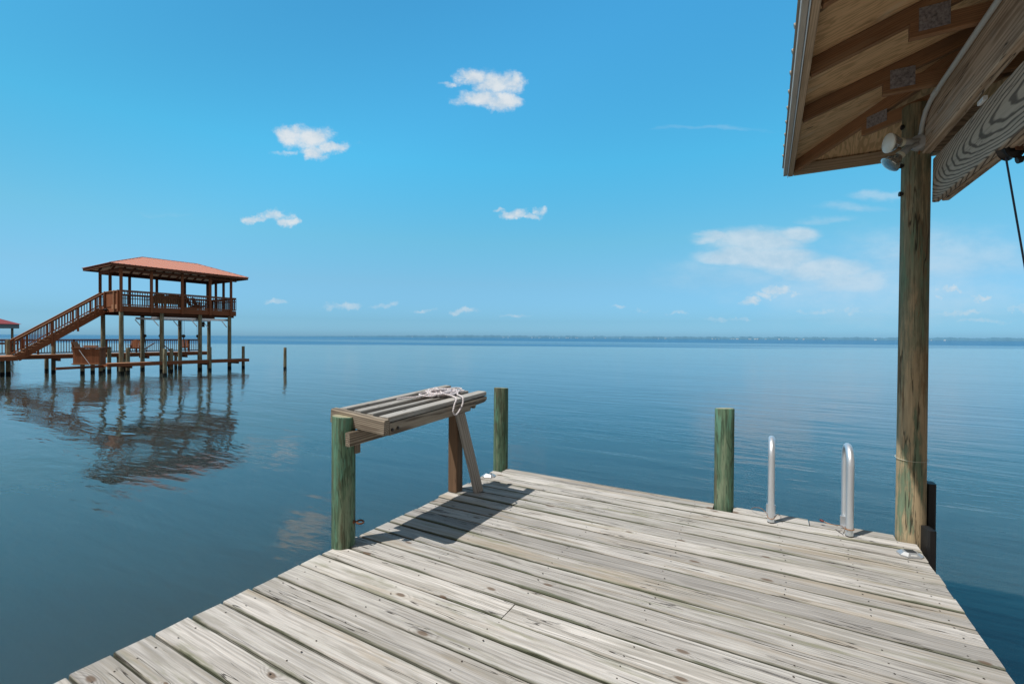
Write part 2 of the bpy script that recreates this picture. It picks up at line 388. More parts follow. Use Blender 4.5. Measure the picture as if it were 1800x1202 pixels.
def tag(o, label=None, cat=None, group=None, kind=None):
    if label: o['label'] = label
    if cat: o['category'] = cat
    if group: o['group'] = group
    if kind: o['kind'] = kind
    return o
def empty(name, label, cat, loc=(0, 0, 0), rz=0., group=None):
    o = bpy.data.objects.new(name, None); col.objects.link(o); o.location = loc; o.rotation_euler = (0, 0, rz); o.empty_display_size = .2
    return tag(o, label, cat, group)
def copy_tree(o, parent=None):
    c = o.copy(); col.objects.link(c)
    if parent: c.parent = parent
    for ch in list(o.children): copy_tree(ch, c)
    return c

# ------------------------------------------------------------------ camera   (world: X right along deck boards, Y out to the lagoon)
H = 1.35
yaw, pitch, roll = math.radians(29.2), math.radians(.573), math.radians(.35)
F = V((-math.sin(yaw) * math.cos(pitch), math.cos(yaw) * math.cos(pitch), -math.sin(pitch)))
R0 = V((math.cos(yaw), math.sin(yaw), 0)); U0 = R0.cross(F)
Rv = R0 * math.cos(roll) + U0 * math.sin(roll); Uv = -R0 * math.sin(roll) + U0 * math.cos(roll)
cam = bpy.data.cameras.new('camera'); cam.sensor_width = 36; cam.lens = 16; cam.clip_start = .05; cam.clip_end = 40000
co = bpy.data.objects.new('camera', cam); col.objects.link(co)
mw = Matrix((Rv, Uv, -F)).transposed().to_4x4(); mw.translation = (0, 0, H); co.matrix_world = mw
sc.camera = co
def at(px, py, z):
    """point of the photograph on the horizontal plane z"""
    r = F + Rv * ((px - 900) / 800) - Uv * ((py - 601) / 800)
    return V((0, 0, H)) + r * ((z - H) / r.z)
WZ = -1.25

# ------------------------------------------------------------------ light and sky
SD = V((-.31, -.43, 1)).normalized()
sun = bpy.data.lights.new('sun', 'SUN'); sun.energy = 4.45; sun.angle = math.radians(.53); sun.color = (1, .955, .89)
so = bpy.data.objects.new('sun', sun); col.objects.link(so); so.rotation_euler = SD.to_track_quat('Z', 'Y').to_euler(); so.location = (-3, -4, 12)
w = bpy.data.worlds.new('World'); sc.world = w; w.use_nodes = True
t = NT(w.node_tree)
sky = t.n('ShaderNodeTexSky', sky_type='NISHITA', sun_disc=False)
sky.sun_elevation = math.asin(SD.z); sky.sun_rotation = math.atan2(SD.x, SD.y); sky.air_density = 1.; sky.dust_density = .6; sky.ozone_density = 1.5
d = t.n('ShaderNodeTexCoord').outputs['Generated']
dz = t.sep(d)[2]
tint = t.ramp(t.m('MAXIMUM', dz, 0.), [(0., (.456, .98, 1.76)), (.014, (.466, .99, 1.745)), (.035, (.437, .894, 1.466)), (.115, (.63, 1.10, 1.33)), (.2, (.69, 1.45, 1.47)), (.35, (.58, 2.03, 2.03)), (.6, (.62, 2.24, 2.45)), (1., (.8, 2., 2.2))])
skyc = t.mix(1., sky.outputs[0], tint, 'MULTIPLY')
ds = t.mr(t.vm('DOT_PRODUCT', d, tuple(SD)), .22, .55, 1., .76)
skyc = t.mix(1., skyc, t.comb(ds, ds, ds), 'MULTIPLY')
# clouds: soft lobes in the plane of directions ahead of the dock, broken up by noise
Fh = V((-math.sin(yaw), math.cos(yaw), 0))
fz = t.vm('DOT_PRODUCT', d, tuple(Fh)); fzc = t.m('MAXIMUM', fz, .05)
X = t.m('DIVIDE', t.vm('DOT_PRODUCT', d, tuple(R0)), fzc); Y = t.m('DIVIDE', dz, fzc)
P0 = t.comb(X, Y, 0.)
wn = t.vm('SUBTRACT', t.noise(P0, 26, 4, .6, out=1), (.5, .5, .5))
P1 = t.vm('ADD', P0, t.vm('MULTIPLY', wn, (.075, .042, 0)))
wn2 = t.vm('SUBTRACT', t.noise(t.vm('MULTIPLY', P0, (1, 2.5, 1)), 7, 4, .6, out=1), (.5, .5, .5))
P2 = t.vm('ADD', P0, t.vm('MULTIPLY', wn2, (.11, .05, 0)))
def lobes(P, L):
    acc = None
    for (px, py, rx, ry, amp) in L:
        q = t.vm('MULTIPLY', t.vm('SUBTRACT', P, ((px - 900) / 800, (593 - py) / 800, 0)), (800 / rx, 800 / ry, 0))
        v = t.m('MULTIPLY', t.mr(t.vm('LENGTH', q), 1.75, .25), amp * 1.05)
        acc = v if acc is None else t.m('MAXIMUM', acc, v)
    return acc
cum = [(826, 140, 26, 15, 1), (868, 150, 40, 22, 1), (898, 152, 22, 17, 1), (848, 178, 42, 14, 1), (886, 182, 28, 15, 1), (784, 153, 18, 5, .62), (868, 194, 12, 7, .7),
       (508, 241, 26, 14, 1), (546, 246, 40, 20, 1), (584, 262, 32, 10, .95), (548, 270, 22, 12, .95), (500, 272, 20, 5, .5),
       (450, 390, 24, 6, .8), (484, 383, 24, 9, .85), (508, 394, 16, 8, .85),
       (878, 371, 14, 5, .78), (902, 378, 20, 8, .85), (932, 382, 18, 5, .75), (946, 372, 10, 9, .7),
       (1366, 507, 24, 9, .8), (1318, 528, 22, 7, .8), (1345, 518, 24, 8, .66), (1400, 514, 20, 6, .6),
       (1668, 505, 28, 6, .8), (1716, 518, 22, 5, .7), (1690, 542, 50, 7, .6), (1785, 535, 30, 7, .6), (1650, 520, 16, 5, .6)]
low = [(606, 541, 36, 5, .62), (678, 540, 20, 6, .72), (745, 547, 20, 4, .62), (815, 547, 28, 5, .66), (905, 556, 30, 4, .55), (488, 535, 24, 4, .62), (1125, 543, 18, 4, .5), (1195, 548, 18, 3, .5), (1085, 536, 12, 3, .5),
       (1440, 543, 50, 7, .6), (1505, 540, 34, 9, .62), (1570, 532, 20, 8, .6), (1730, 560, 60, 5, .5), (1280, 560, 40, 4, .5)]
fb = t.m('SUBTRACT', t.noise(t.vm('MULTIPLY', P0, (1, 1.25, 1)), 24, 7, .66), .5)
lb = lobes(P1, cum + [(a_, b_, c_, d_, e_ * .86) for a_, b_, c_, d_, e_ in low])
c1 = t.mr(t.m('ADD', lb, t.m('MULTIPLY', fb, 1.5)), .12, 1.15)
c1 = t.m('MULTIPLY', c1, t.mr(lb, .02, .3))
veil = [(1262, 414, 48, 10, .9), (1330, 424, 80, 24, 1), (1400, 410, 40, 14, .95), (1290, 448, 70, 16, .95), (1360, 452, 80, 24, 1), (1440, 470, 90, 20, .9), (1500, 490, 90, 24, .8), (1640, 450, 180, 60, .55), (1560, 510, 280, 60, .55), (1300, 480, 160, 40, .4),
        (1500, 362, 70, 9, .5), (1545, 340, 50, 8, .5), (1450, 384, 50, 8, .42), (1250, 226, 110, 5, .32), (300, 382, 120, 4, .2)]
fb2 = t.m('SUBTRACT', t.noise(t.vm('MULTIPLY', P0, (1, 2.2, 1)), 9, 6, .62), .5)
c2 = t.m('MULTIPLY', t.mr(t.m('ADD', lobes(P2, veil), t.m('MULTIPLY', fb2, .5)), .1, 1.05), .62)
front = t.mr(fz, .1, .25)
cl = t.m('MULTIPLY', t.m('MAXIMUM', t.m('MULTIPLY', c1, .95), c2), front)
shade = t.mr(t.m('ADD', fb, fb2), -.25, .2)
ccol = t.mix(shade, (5.9, 6.8, 7.6), (7.6, 8.0, 8.3))
ccol = t.mix(t.mr(dz, .0, .16, 1., 0.), ccol, (5.2, 6.6, 7.6))
# unseen pale overcast overhead and behind, added to neutralise shade and light the soffit
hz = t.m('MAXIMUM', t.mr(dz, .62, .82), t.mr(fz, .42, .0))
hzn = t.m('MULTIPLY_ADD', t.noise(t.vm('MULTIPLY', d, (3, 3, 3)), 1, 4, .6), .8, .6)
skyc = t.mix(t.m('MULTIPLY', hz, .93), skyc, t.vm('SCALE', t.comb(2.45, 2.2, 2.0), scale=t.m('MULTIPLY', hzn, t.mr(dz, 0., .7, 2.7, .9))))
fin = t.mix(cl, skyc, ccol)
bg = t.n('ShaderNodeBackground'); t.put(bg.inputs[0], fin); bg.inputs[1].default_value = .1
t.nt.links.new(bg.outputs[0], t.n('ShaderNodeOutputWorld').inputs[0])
w.cycles.sampling_method = 'MANUAL'; w.cycles.sample_map_resolution = 512

# ------------------------------------------------------------------ water and far shore
mb = MB(); S = 16000
mb.quadmesh([(-S, -S, WZ), (S, -S, WZ), (S, S, WZ), (-S, S, WZ)], [(0, 1, 2, 3)], M['water'])
tag(mb.build('water'), kind='structure')

def shore_r(azc):    # azimuth from the camera's forward direction, degrees
    return 5200 - 2600 * min(1, max(0, (azc + 30) / 45))
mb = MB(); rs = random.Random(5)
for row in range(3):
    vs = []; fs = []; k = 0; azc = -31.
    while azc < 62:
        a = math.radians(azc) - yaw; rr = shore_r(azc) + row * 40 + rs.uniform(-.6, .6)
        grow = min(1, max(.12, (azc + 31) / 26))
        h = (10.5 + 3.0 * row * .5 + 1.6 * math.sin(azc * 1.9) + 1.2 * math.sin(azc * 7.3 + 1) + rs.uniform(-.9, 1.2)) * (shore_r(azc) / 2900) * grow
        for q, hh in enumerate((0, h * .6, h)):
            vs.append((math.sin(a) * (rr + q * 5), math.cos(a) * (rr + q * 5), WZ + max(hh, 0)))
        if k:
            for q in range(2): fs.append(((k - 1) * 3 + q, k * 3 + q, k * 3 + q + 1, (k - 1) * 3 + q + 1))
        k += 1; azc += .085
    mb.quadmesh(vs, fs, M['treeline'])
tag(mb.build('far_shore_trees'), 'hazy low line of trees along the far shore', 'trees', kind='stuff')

hm = MB(); hm.box((0, 0, 2.0), (9, 7, 4), M['white'], ch=.01); hwall = hm
house = empty('shore_house', 'tiny pale house standing along the hazy far shore', 'house', (0, 0, 0), 0, 'houses along the far shore')
hm.build('wall', house)
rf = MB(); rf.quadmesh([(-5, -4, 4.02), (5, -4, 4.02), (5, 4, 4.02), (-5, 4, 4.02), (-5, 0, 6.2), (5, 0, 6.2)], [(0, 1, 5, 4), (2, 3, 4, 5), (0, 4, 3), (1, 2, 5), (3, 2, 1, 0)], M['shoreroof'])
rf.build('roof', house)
spots = [rs.uniform(-3, 46) for _ in range(30)] + [rs.gauss(7, 2.5) for _ in range(7)] + [rs.gauss(27, 4) for _ in range(8)] + [rs.uniform(-26, -4) for _ in range(4)]
for i, azc in enumerate(spots):
    o = house if i == 0 else copy_tree(house)
    a = math.radians(azc) - yaw; rr = shore_r(azc) - 25
    o.location = (math.sin(a) * rr, math.cos(a) * rr, WZ + .3); o.rotation_euler.z = -a + rs.uniform(-.5, .5)
    k = rs.uniform(.5, 1.0); o.scale = (k * rs.uniform(.6, 1.3), k, k * rs.uniform(.5, .8))

# ------------------------------------------------------------------ our dock
A0, A1, BF = -2.40, .872, 4.075
dock = empty('wooden_dock', 'weathered grey plank dock platform in the foreground reaching out over the water', 'dock', (0, 0, 0))
mb = MB(); rd = random.Random(3); pitch_b = .1465
b = BF; i = 0
joists = [-2.28, -1.72, -1.1, -.5, .1, .46, .78]
while b > -4.2:
    wdt = pitch_b - rd.uniform(.006, .0145); yc = b - pitch_b / 2
    x0 = A0 + rd.uniform(-.014, .012); x1 = A1 + rd.uniform(-.006, .008); zt = rd.uniform(-.0025, .0015)
    segs = [(x0, x1)]
    if i == 0: segs = [(x0 + .09, -.36), (-.215, .285), (.292, .78)]
    elif i % 9 == 5 and i > 12: q = rd.choice((-1.1, -.5)); segs = [(x0, q - .002), (q + .002, x1)]
    for (s0, s1) in segs:
        w2 = wdt if i else (wdt - .01 - (.022 if s0 > .28 else .0) - (.004 if s0 > -.3 else 0))
        yy = yc if i else b - pitch_b + .004 + w2 / 2
        random.seed(i * 7 + 1 + int(s0 * 10))
        mb.lumber((s0, yy, -.019 + zt), (s1, yy, -.019 + zt), w2, .038, M['deck'], ch=.0045, seg=max(2, int((s1 - s0) / .16)), wob=.0018, crown=rd.uniform(-.0015, .001), rnd=rd.random())
        for j in joists:
            for e in (-.035, .035):
                if s0 + .03 < j < s1 - .03 and rd.random() < .9:
                    nx, ny, r_ = j + rd.uniform(-.016, .016), yy + e + rd.uniform(-.008, .008), rd.uniform(.0032, .0046)
                    vs = [(nx + r_ * math.cos(k * PI / 4), ny + r_ * math.sin(k * PI / 4), zt + .0022) for k in range(8)]
                    mb.quadmesh(vs, [tuple(range(8))], M['nail'])
    b -= pitch_b; i += 1
random.seed(21)
mb.build('decking', dock)
mb = MB()
for j in joists: mb.lumber((j, -4.1, -.135), (j, BF - .06, -.135), .04, .19, M['joist'])
mb.build('joists', dock)
mb = MB()
mb.lumber((A0 + .05, -4.1, -.14), (A0 + .05, BF - .06, -.14), .04, .18, M['joist'])
mb.lumber((A0 + .05, BF - .035, -.14), (A1 - .05, BF - .035, -.14), .04, .18, M['joist'])
mb.lumber((A1 - .025, -4.1, -.14), (A1 - .025, BF - .06, -.14), .04, .18, M['joist'])
mb.build('rim_joist', dock)
for (x, y) in ((-1.3, 3.9), (-1.3, 1.9), (-1.3, -.3), (.35, 1.6), (.35, -.8), (-2.2, -1.), (-2.2, -3.6), (.6, -3.4)):
    MB().pile(x, y, -3, -.25, .09, .09, M['pile_far'], sides=16, rings=6).build('pile', dock)

# mooring piles of our dock
def bollard(x, y, h, r, label, mat='pile'):
    e = empty('mooring_pile', label, 'piling', (x, y, 0), 0, 'short green piles at the edge of the dock')
    MB().pile(0, 0, -3, h, r * 1.04, r * .98, M[mat], M['pile_top'], tilt=.012).build('shaft', e)
    return e
random.seed(5)
b1 = bollard(-2.383, 2.037, .835, .0735, 'thick green pile under the near end of the cleaning table, with a rusty ring')
b2 = bollard(-2.387, 4.045, .83, .077, 'green pile at the far left corner of the plank dock')
b3 = bollard(-.288, 4.036, .79, .072, 'green pile on the far edge of the dock left of the swim ladder')
mb = MB(); d0 = V((.93, .36, 0)).normalized(); sd = V((-d0.y, d0.x, 0))
p = d0 * .070 + V((0, 0, .155)); pth = [p, p + d0 * .03 + sd * .0]
mb.lathe([(0, .013), (.006, .013), (.008, .006), (.03, .006)], p, d0, M['rust'], 10)
cc = p + d0 * .045
mb.tube([cc + d0 * .02 * math.cos(a) + sd * .026 * math.sin(a) + V((0, 0, -.004 * math.cos(a))) for a in [k * 2 * PI / 16 for k in range(16)]], .0058, M['rust'], 8, closed=True)
mb.build('ring_bolt', b1)

# ------------------------------------------------------------------ fish cleaning table
tb = empty('cleaning_table', 'weathered grey slatted cleaning table at the left edge of the dock', 'table', (-2.378, 3.245, 0))
o0 = V((2.378, -3.245, 0))       # from table origin to world origin
def L(x, y, z): return V((x, y, z)) + o0
Bn, Bf = 2.10, 3.21
def ztop(x, y): return .848 + (y - Bn) / (Bf - Bn) * .045 - (x + 2.05) * .065
for i in range(4):
    x = -2.473 + i * .1265 + (.006 if i == 2 else 0); e = [0, .012, -.004, 0][i]; fe = [.05, -.03, -.05, .03][i]
    mb = MB(); mb.lumber(L(x - .004 * i + .008, Bn + e, ztop(x, Bn) - .019), L(x, Bf + fe, ztop(x, Bf) - .019), [.070, .060, .062, .080][i], .034, M['table'], ch=.004, seg=8, wob=.002)
    mb.build('slat', tb)
mb = MB(); mb.lumber(L(-2.275, Bn - .002, ztop(-2.275, Bn) - .052), L(-2.275, Bf - .02, ztop(-2.275, Bf) - .052), .42, .018, M['table_brown'], up=(.065, 0, 1), ch=.003, seg=3); mb.build('bottom_board', tb)
# end boards across the two ends
mb = MB(); mb.lumber(L(-2.528, 2.075, .826), L(-2.045, 2.075, .788), .045, .095, M['table_brown'], ch=.006, seg=6, wob=.002); mb.build('end_board', tb)
mb = MB(); mb.lumber(L(-2.52, 3.13, .838), L(-2.1, 3.13, .805), .04, .085, M['table_brown'], ch=.006); mb.build('end_board', tb)
# side boards under the outer slats
mb = MB()
xa = -2.048
vs = []; prof = [(2.105, .0), (3.235, .0), (3.235, -.028), (3.20, -.042), (2.99, -.050), (2.97, -.076), (2.105, -.076)]
for xx in (xa, xa - .038):
    for (yy, dz_) in prof: vs.append(L(xx, yy, ztop(-2.05, yy) - .040 + dz_))
n = len(prof); fs = [tuple(range(n)), tuple(range(2 * n - 1, n - 1, -1))] + [(j, j + n, (j + 1) % n + n, (j + 1) % n) for j in range(n)]
mb.quadmesh(vs, fs, M['table_brown'], gco=[(v.y, v.z - .73, v.x + .1) for v in vs]); mb.build('side_board', tb)
mb = MB(); mb.lumber(L(-2.50, 2.105, ztop(-2.5, 2.1) - .085), L(-2.50, 3.2, ztop(-2.5, 3.2) - .085), .038, .085, M['table_brown'], ch=.004); mb.build('side_board', tb)
for k, (x, y, z) in enumerate(((-2.047, 2.125, .765), (-2.047, 2.175, .769))):
    MB().lathe([(0, .011), (.006, .011), (.009, .005)], L(x, y, z), (1, 0, 0), M['darkmetal'], 8).build('bolt', tb)
# support rail bolted to the pile, leg, brace
mb = MB(); mb.lumber(L(-2.288, 1.985, .703), L(-2.288, 3.32, .745), .038, .089, M['table_brown'], ch=.004, seg=4, wob=.001); mb.build('support_rail', tb)
mb = MB(); mb.box(L(-2.325, 2.085, .64), (.05, .04, .09), M['table_brown']); mb.build('spacer_block', tb)
mb = MB(); mb.lumber(L(-2.375, 3.245, -.0), L(-2.375, 3.245, .80), .092, .092, M['leg'], up=(0, 1, 0), ch=.005, seg=4, wob=.001); mb.build('leg', tb)
mb = MB(); mb.lumber(L(-2.185, 3.325, .002), L(-2.325, 3.215, .74), .088, .038, M['table'], up=(.6, -.8, 0), ch=.004, seg=3); mb.build('brace', tb)

# rope heaped on the table
def smooth_path(P, n=10):
    out = []
    P = [V(p) for p in P]
    for i in range(len(P) - 1):
        p0 = P[max(i - 1, 0)]; p1 = P[i]; p2 = P[i + 1]; p3 = P[min(i + 2, len(P) - 1)]
        for k in range(n):
            u = k / n
            out.append(.5 * ((2 * p1) + (p2 - p0) * u + (2 * p0 - 5 * p1 + 4 * p2 - p3) * u * u + (3 * p1 - p0 - 3 * p2 + p3) * u ** 3))
    out.append(P[-1]); return out
rr = random.Random(8)
pts = []
def zt2(x, y): return ztop(x, y) + .008
pts.append((-2.36, 2.50, zt2(-2.36, 2.50)))
for q in ((-2.34, 2.58), (-2.29, 2.66), (-2.30, 2.76)): pts.append((q[0], q[1], zt2(*q) + .002))
layer = 0
for k in range(64):
    a = k * 2.05 + rr.uniform(-.7, .7); rad = rr.uniform(.3, 1)
    cx_, cy_ = -2.255 + rr.uniform(-.03, .03), 2.885 + rr.uniform(-.06, .06)
    x = cx_ + math.cos(a) * .115 * rad; y = cy_ + math.sin(a) * .20 * rad
    hill = max(0, 1 - ((x + 2.26) / .13) ** 2 - ((y - 2.86) / .17) ** 2)
    pts.append((x, y, zt2(x, y) + rr.uniform(0, 1) * .036 * hill + .003 + (k / 64) * .010 * hill))
for q in ((-2.33, 3.02), (-2.30, 3.12), (-2.24, 3.14), (-2.20, 3.05)): pts.append((q[0], q[1], zt2(*q) + .006))
for q in ((-2.13, 2.93, .012), (-2.07, 2.89, .013), (-2.035, 2.87, .004), (-2.025, 2.855, -.035), (-2.026, 2.81, -.085), (-2.027, 2.765, -.105), (-2.026, 2.735, -.075), (-2.028, 2.755, -.025), (-2.038, 2.79, .008), (-2.10, 2.83, .015), (-2.20, 2.80, .03)):
    pts.append((q[0], q[1], ztop(q[0], q[1]) + q[2]))
mb = MB(); mb.tube(smooth_path(pts, 8), .0062, M['rope'], 8)
tag(mb.build('rope'), 'white braided rope with red and blue flecks heaped on the slatted table', 'rope')

# ------------------------------------------------------------------ swim ladder
lad = empty('swim_ladder', 'aluminium swim ladder with two hooped handrails at the far edge of the dock', 'ladder', (.277, 3.85, 0))
lo = V((-.277, -3.85, 0))
for xx in (.043, .512):
    bn, bf, zt_ = 3.85, 4.085, .595; r_ = (bf - bn) / 2
    pth = [V((xx, bn, .002)), V((xx, bn, .25)), V((xx, bn, zt_ - r_))]
    pth += [V((xx, (bn + bf) / 2 - r_ * math.cos(a), zt_ - r_ + r_ * math.sin(a))) for a in [k * PI / 14 for k in range(1, 14)]]
    pth += [V((xx, bf, zt_ - r_)), V((xx, bf, 0)), V((xx, bf, -1.9))]
    mb = MB(); mb.tube([q + lo for q in pth], .0222, M['alu'], 18); h_ = mb.build('handrail', lad)
    mb = MB(); mb.box(V((xx, 4.052, .03)) + lo, (.062, .022, .08), M['silver']); mb.box(V((xx, 4.02, .006)) + lo, (.062, .07, .008), M['silver']); mb.build('bracket', h_)
    MB().lathe([(0, .0235), (.006, .0235)], V((xx, bn, .001)) + lo, (0, 0, 1), M['darkmetal'], 18).build('foot', h_)
for zz in (-.25, -.55, -.85, -1.15):
    MB().tube([V((.043, 4.085, zz)) + lo, V((.512, 4.085, zz)) + lo], .018, M['alu'], 10).build('rung', lad)
def wire(name, pts, label, r=.0022, mat='copperwire'):
    mb = MB(); mb.tube(smooth_path(pts, 6), r, M[mat], 6); return mb
mb = wire('w', [(.512, 3.822, .055), (.485, 3.835, .05), (.47, 3.89, .05), (.44, 3.93, .035), (.40, 3.955, .03), (.36, 3.97, .04)], '')
mb.tube([(.512 + .026 * math.cos(a), 3.85 + .026 * math.sin(a), .055 + .004 * math.sin(a)) for a in [k * 2 * PI / 14 for k in range(14)]], .0022, M['copperwire'], 6, closed=True)
mb.tube(smooth_path([(.487, 3.845, .05), (.475, 3.83, .02), (.47, 3.87, .004), (.44, 3.93, .006)], 5), .0018, M['darkmetal'], 6)
mb.lathe([(0, .004), (.004, .009), (.02, .009), (.026, .004)], (.375, 3.965, .034), (-.8, .3, .2), M['redplastic'], 8)
tag(mb.build('wire_tie'), 'copper wire with dark red plug twisted around the foot of the right handrail', 'wire')
mb = wire('w', [(.065, 3.87, .03), (.085, 3.91, .05), (.10, 3.96, .03), (.105, 4.02, .01)], '', .002, 'darkmetal')
mb.tube(smooth_path([(.022, 3.87, .05), (-.02, 3.93, .065), (-.07, 3.97, .05), (-.09, 4.02, .02)], 5), .002, M['copperwire'], 6)
mb.tube([(.043 + .0245 * math.cos(a), 3.85 + .0245 * math.sin(a), .045 + .012 * math.sin(a)) for a in [k * 2 * PI / 14 for k in range(14)]], .002, M['copperwire'], 6, closed=True)
tag(mb.build('wire_tie'), 'thin wire looped around the foot of the left handrail', 'wire')

# solar deck lights
def deck_light(x, y, rz, label):
    e = empty('deck_light', label, 'deck light', (x, y, .003), rz, 'solar deck lights')
    mb = MB(); lv = []
    for (zz, sx, sy) in ((0, .062, .05), (.008, .062, .05), (.024, .040, .032)):
        lv += [(sx * c_, sy * s_, zz) for c_, s_ in ((1, .5), (.55, 1), (-.55, 1), (-1, .5), (-1, -.5), (-.55, -1), (.55, -1), (1, -.5))]
    fs = [(i * 8 + k, i * 8 + (k + 1) % 8, (i + 1) * 8 + (k + 1) % 8, (i + 1) * 8 + k) for i in range(2) for k in range(8)] + [tuple(range(16, 24))]
    mb.quadmesh(lv, fs, M['silver']); mb.build('housing', e)
    mb = MB(); mb.box((0, 0, .0255), (.05, .042, .004), M['panel'], ch=.001); mb.build('solar_panel', e)
    for s_ in (-1, 1): MB().box((.0, s_ * .0435, .012), (.03, .004, .012), M['white'], ch=.001).build('lens', e)
deck_light(-2.335, 3.738, .2, 'small silver solar light on the deck beside the far left pile')
deck_light(.800, 3.70, .25, 'small silver solar light on the deck by the foot of the tall post')

# black fender boards outside the tall post
mb = MB(); mb.lumber((.978, 4.07, -1.6), (.978, 4.07, .385), .085, .05, M['black'], up=(1, 0, 0), ch=.012, seg=2)
tag(mb.build('fender_board'), 'taller black fender board standing behind the tall post', 'fender', 'black fender boards by the tall post')
mb = MB(); mb.lumber((.935, 3.905, -1.6), (.935, 3.905, .125), .10, .045, M['black'], up=(1, .2, 0), ch=.014, seg=2)
tag(mb.build('fender_board'), 'shorter black fender board at the deck edge in front of the taller one', 'fender', 'black fender boards by the tall post')
e = empty('slip_pile', 'dark low pile in the slip at the right edge of the view', 'piling', (1.085, 2.79, 0))
MB().pile(0, 0, -3, .16, .085, .08, M['pile_far'], sides=20, rings=8).build('shaft', e)

# ------------------------------------------------------------------ our boathouse (post, beams, hip roof)
bh = empty('boathouse', 'brown timber boathouse roof corner on a tall round post at the right', 'boathouse', (.871, 4.03, 0))
bo = V((-.871, -4.03, 0))
EA, EB, EA2, EB2 = .155, 4.76, 5.45, -4.2     # eave lines
SL = 1 / 3.; ZS = 2.892                        # roof slope, sheathing underside at the eave
random.seed(17)
for (x, y) in ((.871, 4.03), (.871, -.9), (.871, -3.6), (4.75, 4.03), (4.75, .3), (4.75, -3.6)):
    mb = MB(); mb.pile(x + bo.x, y + bo.y, -3.2, 2.93, .088, .076, M['pile_tan'], tilt=0, rings=40, rough=.012, lean=(0.0, 0))
    o = mb.build('post', bh)
    if (x, y) == (.871, 4.03):
        o['label'] = 'tall round tan and green post at the dock corner'
        for (bx, by, bz) in ((.791, 4.0, 2.53), (.791, 4.0, 2.34), (.797, 4.0, 2.79)):
            MB().lathe([(0, .010), (.010, .010), (.012, .016), (.026, .016)], V((bx + .012, by, bz)) + bo, (-1, -.15, 0), M['darkmetal'], 6).build('bolt', o)
        MB().tube([V((.871 + .0865 * math.cos(a), 4.03 + .0865 * math.sin(a), .545 + .006 * math.sin(a))) + bo for a in [k * 2 * PI / 24 for k in range(24)]], .0014, M['cream'], 5, closed=True).build('string', o)
bm = lambda name, p0, p1, w_, th, mat, up, **k: MB().lumber(V(p0) + bo, V(p1) + bo, w_, th, M[mat], up, **k).build(name, bh)
o = bm('upper_beam', (.910, -3.9, 2.725), (.910, 4.09, 2.725), .29, .05, 'beam', (-1, 0, 0), ch=.005, seg=12, wob=.001, pith=(.02, .05))
o = bm('lower_beam', (.966, -3.9, 2.402), (.966, 3.985, 2.402), .29, .038, 'beam2', (-1, 0, 0), ch=.005, seg=12, wob=.001, pith=(-.012, .12))
o['label'] = 'grey beam with bold oval growth rings'
bm('lower_beam', (1.011, -3.9, 2.40), (1.011, 3.97, 2.40), .285, .040, 'beam', (-1, 0, 0), ch=.005, seg=8)
bm('upper_beam', (4.73, -3.9, 2.725), (4.73, 4.09, 2.725), .29, .05, 'beam', (-1, 0, 0), ch=.005)
bm('cross_beam', (1.04, 3.06, 2.36), (4.7, 3.06, 2.36), .20, .09, 'beam', (0, 1, 0), ch=.005)
bm('header_beam', (.96, 4.06, 2.735), (4.7, 4.06, 2.735), .27, .045, 'beam', (0, 1, 0), ch=.005)
# wall-plate block with a white tab between the beams
bm('white_tab', (.938, 3.20, 2.556), (.938, 3.13, 2.556), .018, .022, 'white', (0, 0, 1))
# trusses
XM = (EA + EA2) / 2
def truss(bb):
    e = MB()
    x0 = EA + .035; zl = 2.80 + .047
    ridge = XM if EB - XM + EA < bb + 9 else XM
    xr = min(XM, EA + (EB - bb) + .0)          # hip end: chord stops at the hip
    k = 1 / math.cos(math.atan(SL))
    zc = lambda x: ZS - .003 - .047 + (x - EA) * SL
    e.lumber(V((x0, bb, zc(x0))) + bo, V((XM, bb, zc(XM))) + bo, .038, .089, M['rafter'], up=(0, 0, 1), ch=.003, seg=4, pith=(.03, .06))
    e.lumber(V((XM + .002, bb, zc(XM))) + bo, V((EA2 - .035, bb, zc(x0))) + bo, .038, .089, M['rafter'], up=(0, 0, 1), ch=.003)
    o = e.build('truss', bh)
    q = MB(); q.lumber(V((.622, bb, 2.924)) + bo, V((5.0, bb, 2.924)) + bo, .0375, .089, M['rafter'], ch=.003, seg=3, pith=(.02, .05)); q.build('bottom_chord', o)
    q = MB(); q.lumber(V((1.05, bb - .001, 3.00)) + bo, V((1.42, bb - .001, 3.13)) + bo, .037, .089, M['rafter'], ch=.003); q.build('web', o)
    g = MB(); g.box(V((.715, bb - .0208, 2.962)) + bo, (.120, .0022, .116), M['galv'], ch=.0005)
    for ix in range(9):
        for iz in range(6): g.box(V((.715 - .052 + ix * .013, bb - .0228, 2.962 - .05 + iz * .019 + (ix % 2) * .004)) + bo, (.004, .003, .009), M['galv'], ch=.0003)
    g.build('gang_plate', o)
for k in range(12):
    bb = 3.645 - .61 * k
    if bb > EB2 + .9: truss(bb)
# hip girder and hip rafter running to the eave corner
dirh = V((1, -1, SL)).normalized()
h0 = V((EA + .05, EB - .05, ZS - .052 + .05 * SL)); h1 = V((XM - .05, EB - (XM - EA) + .05, ZS - .052 + (XM - EA) * SL - .02))
hr = MB(); hr.lumber(h0 + bo, h1 + bo, .040, .090, M['rafter'], ch=.003, seg=4, pith=(.03, .06)); hr = hr.build('hip_rafter', bh)
q = MB(); q.lumber(V((.622, 4.293, 2.924)) + bo, V((1.6, 3.315, 2.924)) + bo, .0395, .089, M['rafter'], ch=.003); q.build('bottom_chord', hr)
g = MB(); pc = V((.70, 4.215, 2.957)); nd = V((-.7071, -.7071, 0)); g.lumber(pc + V((-.05, .05, 0)) + nd * .0215 + bo, pc + V((.05, -.05, 0)) + nd * .0215 + bo, .0024, .085, M['galv'], ch=.0004)
g.build('gang_plate', hr)
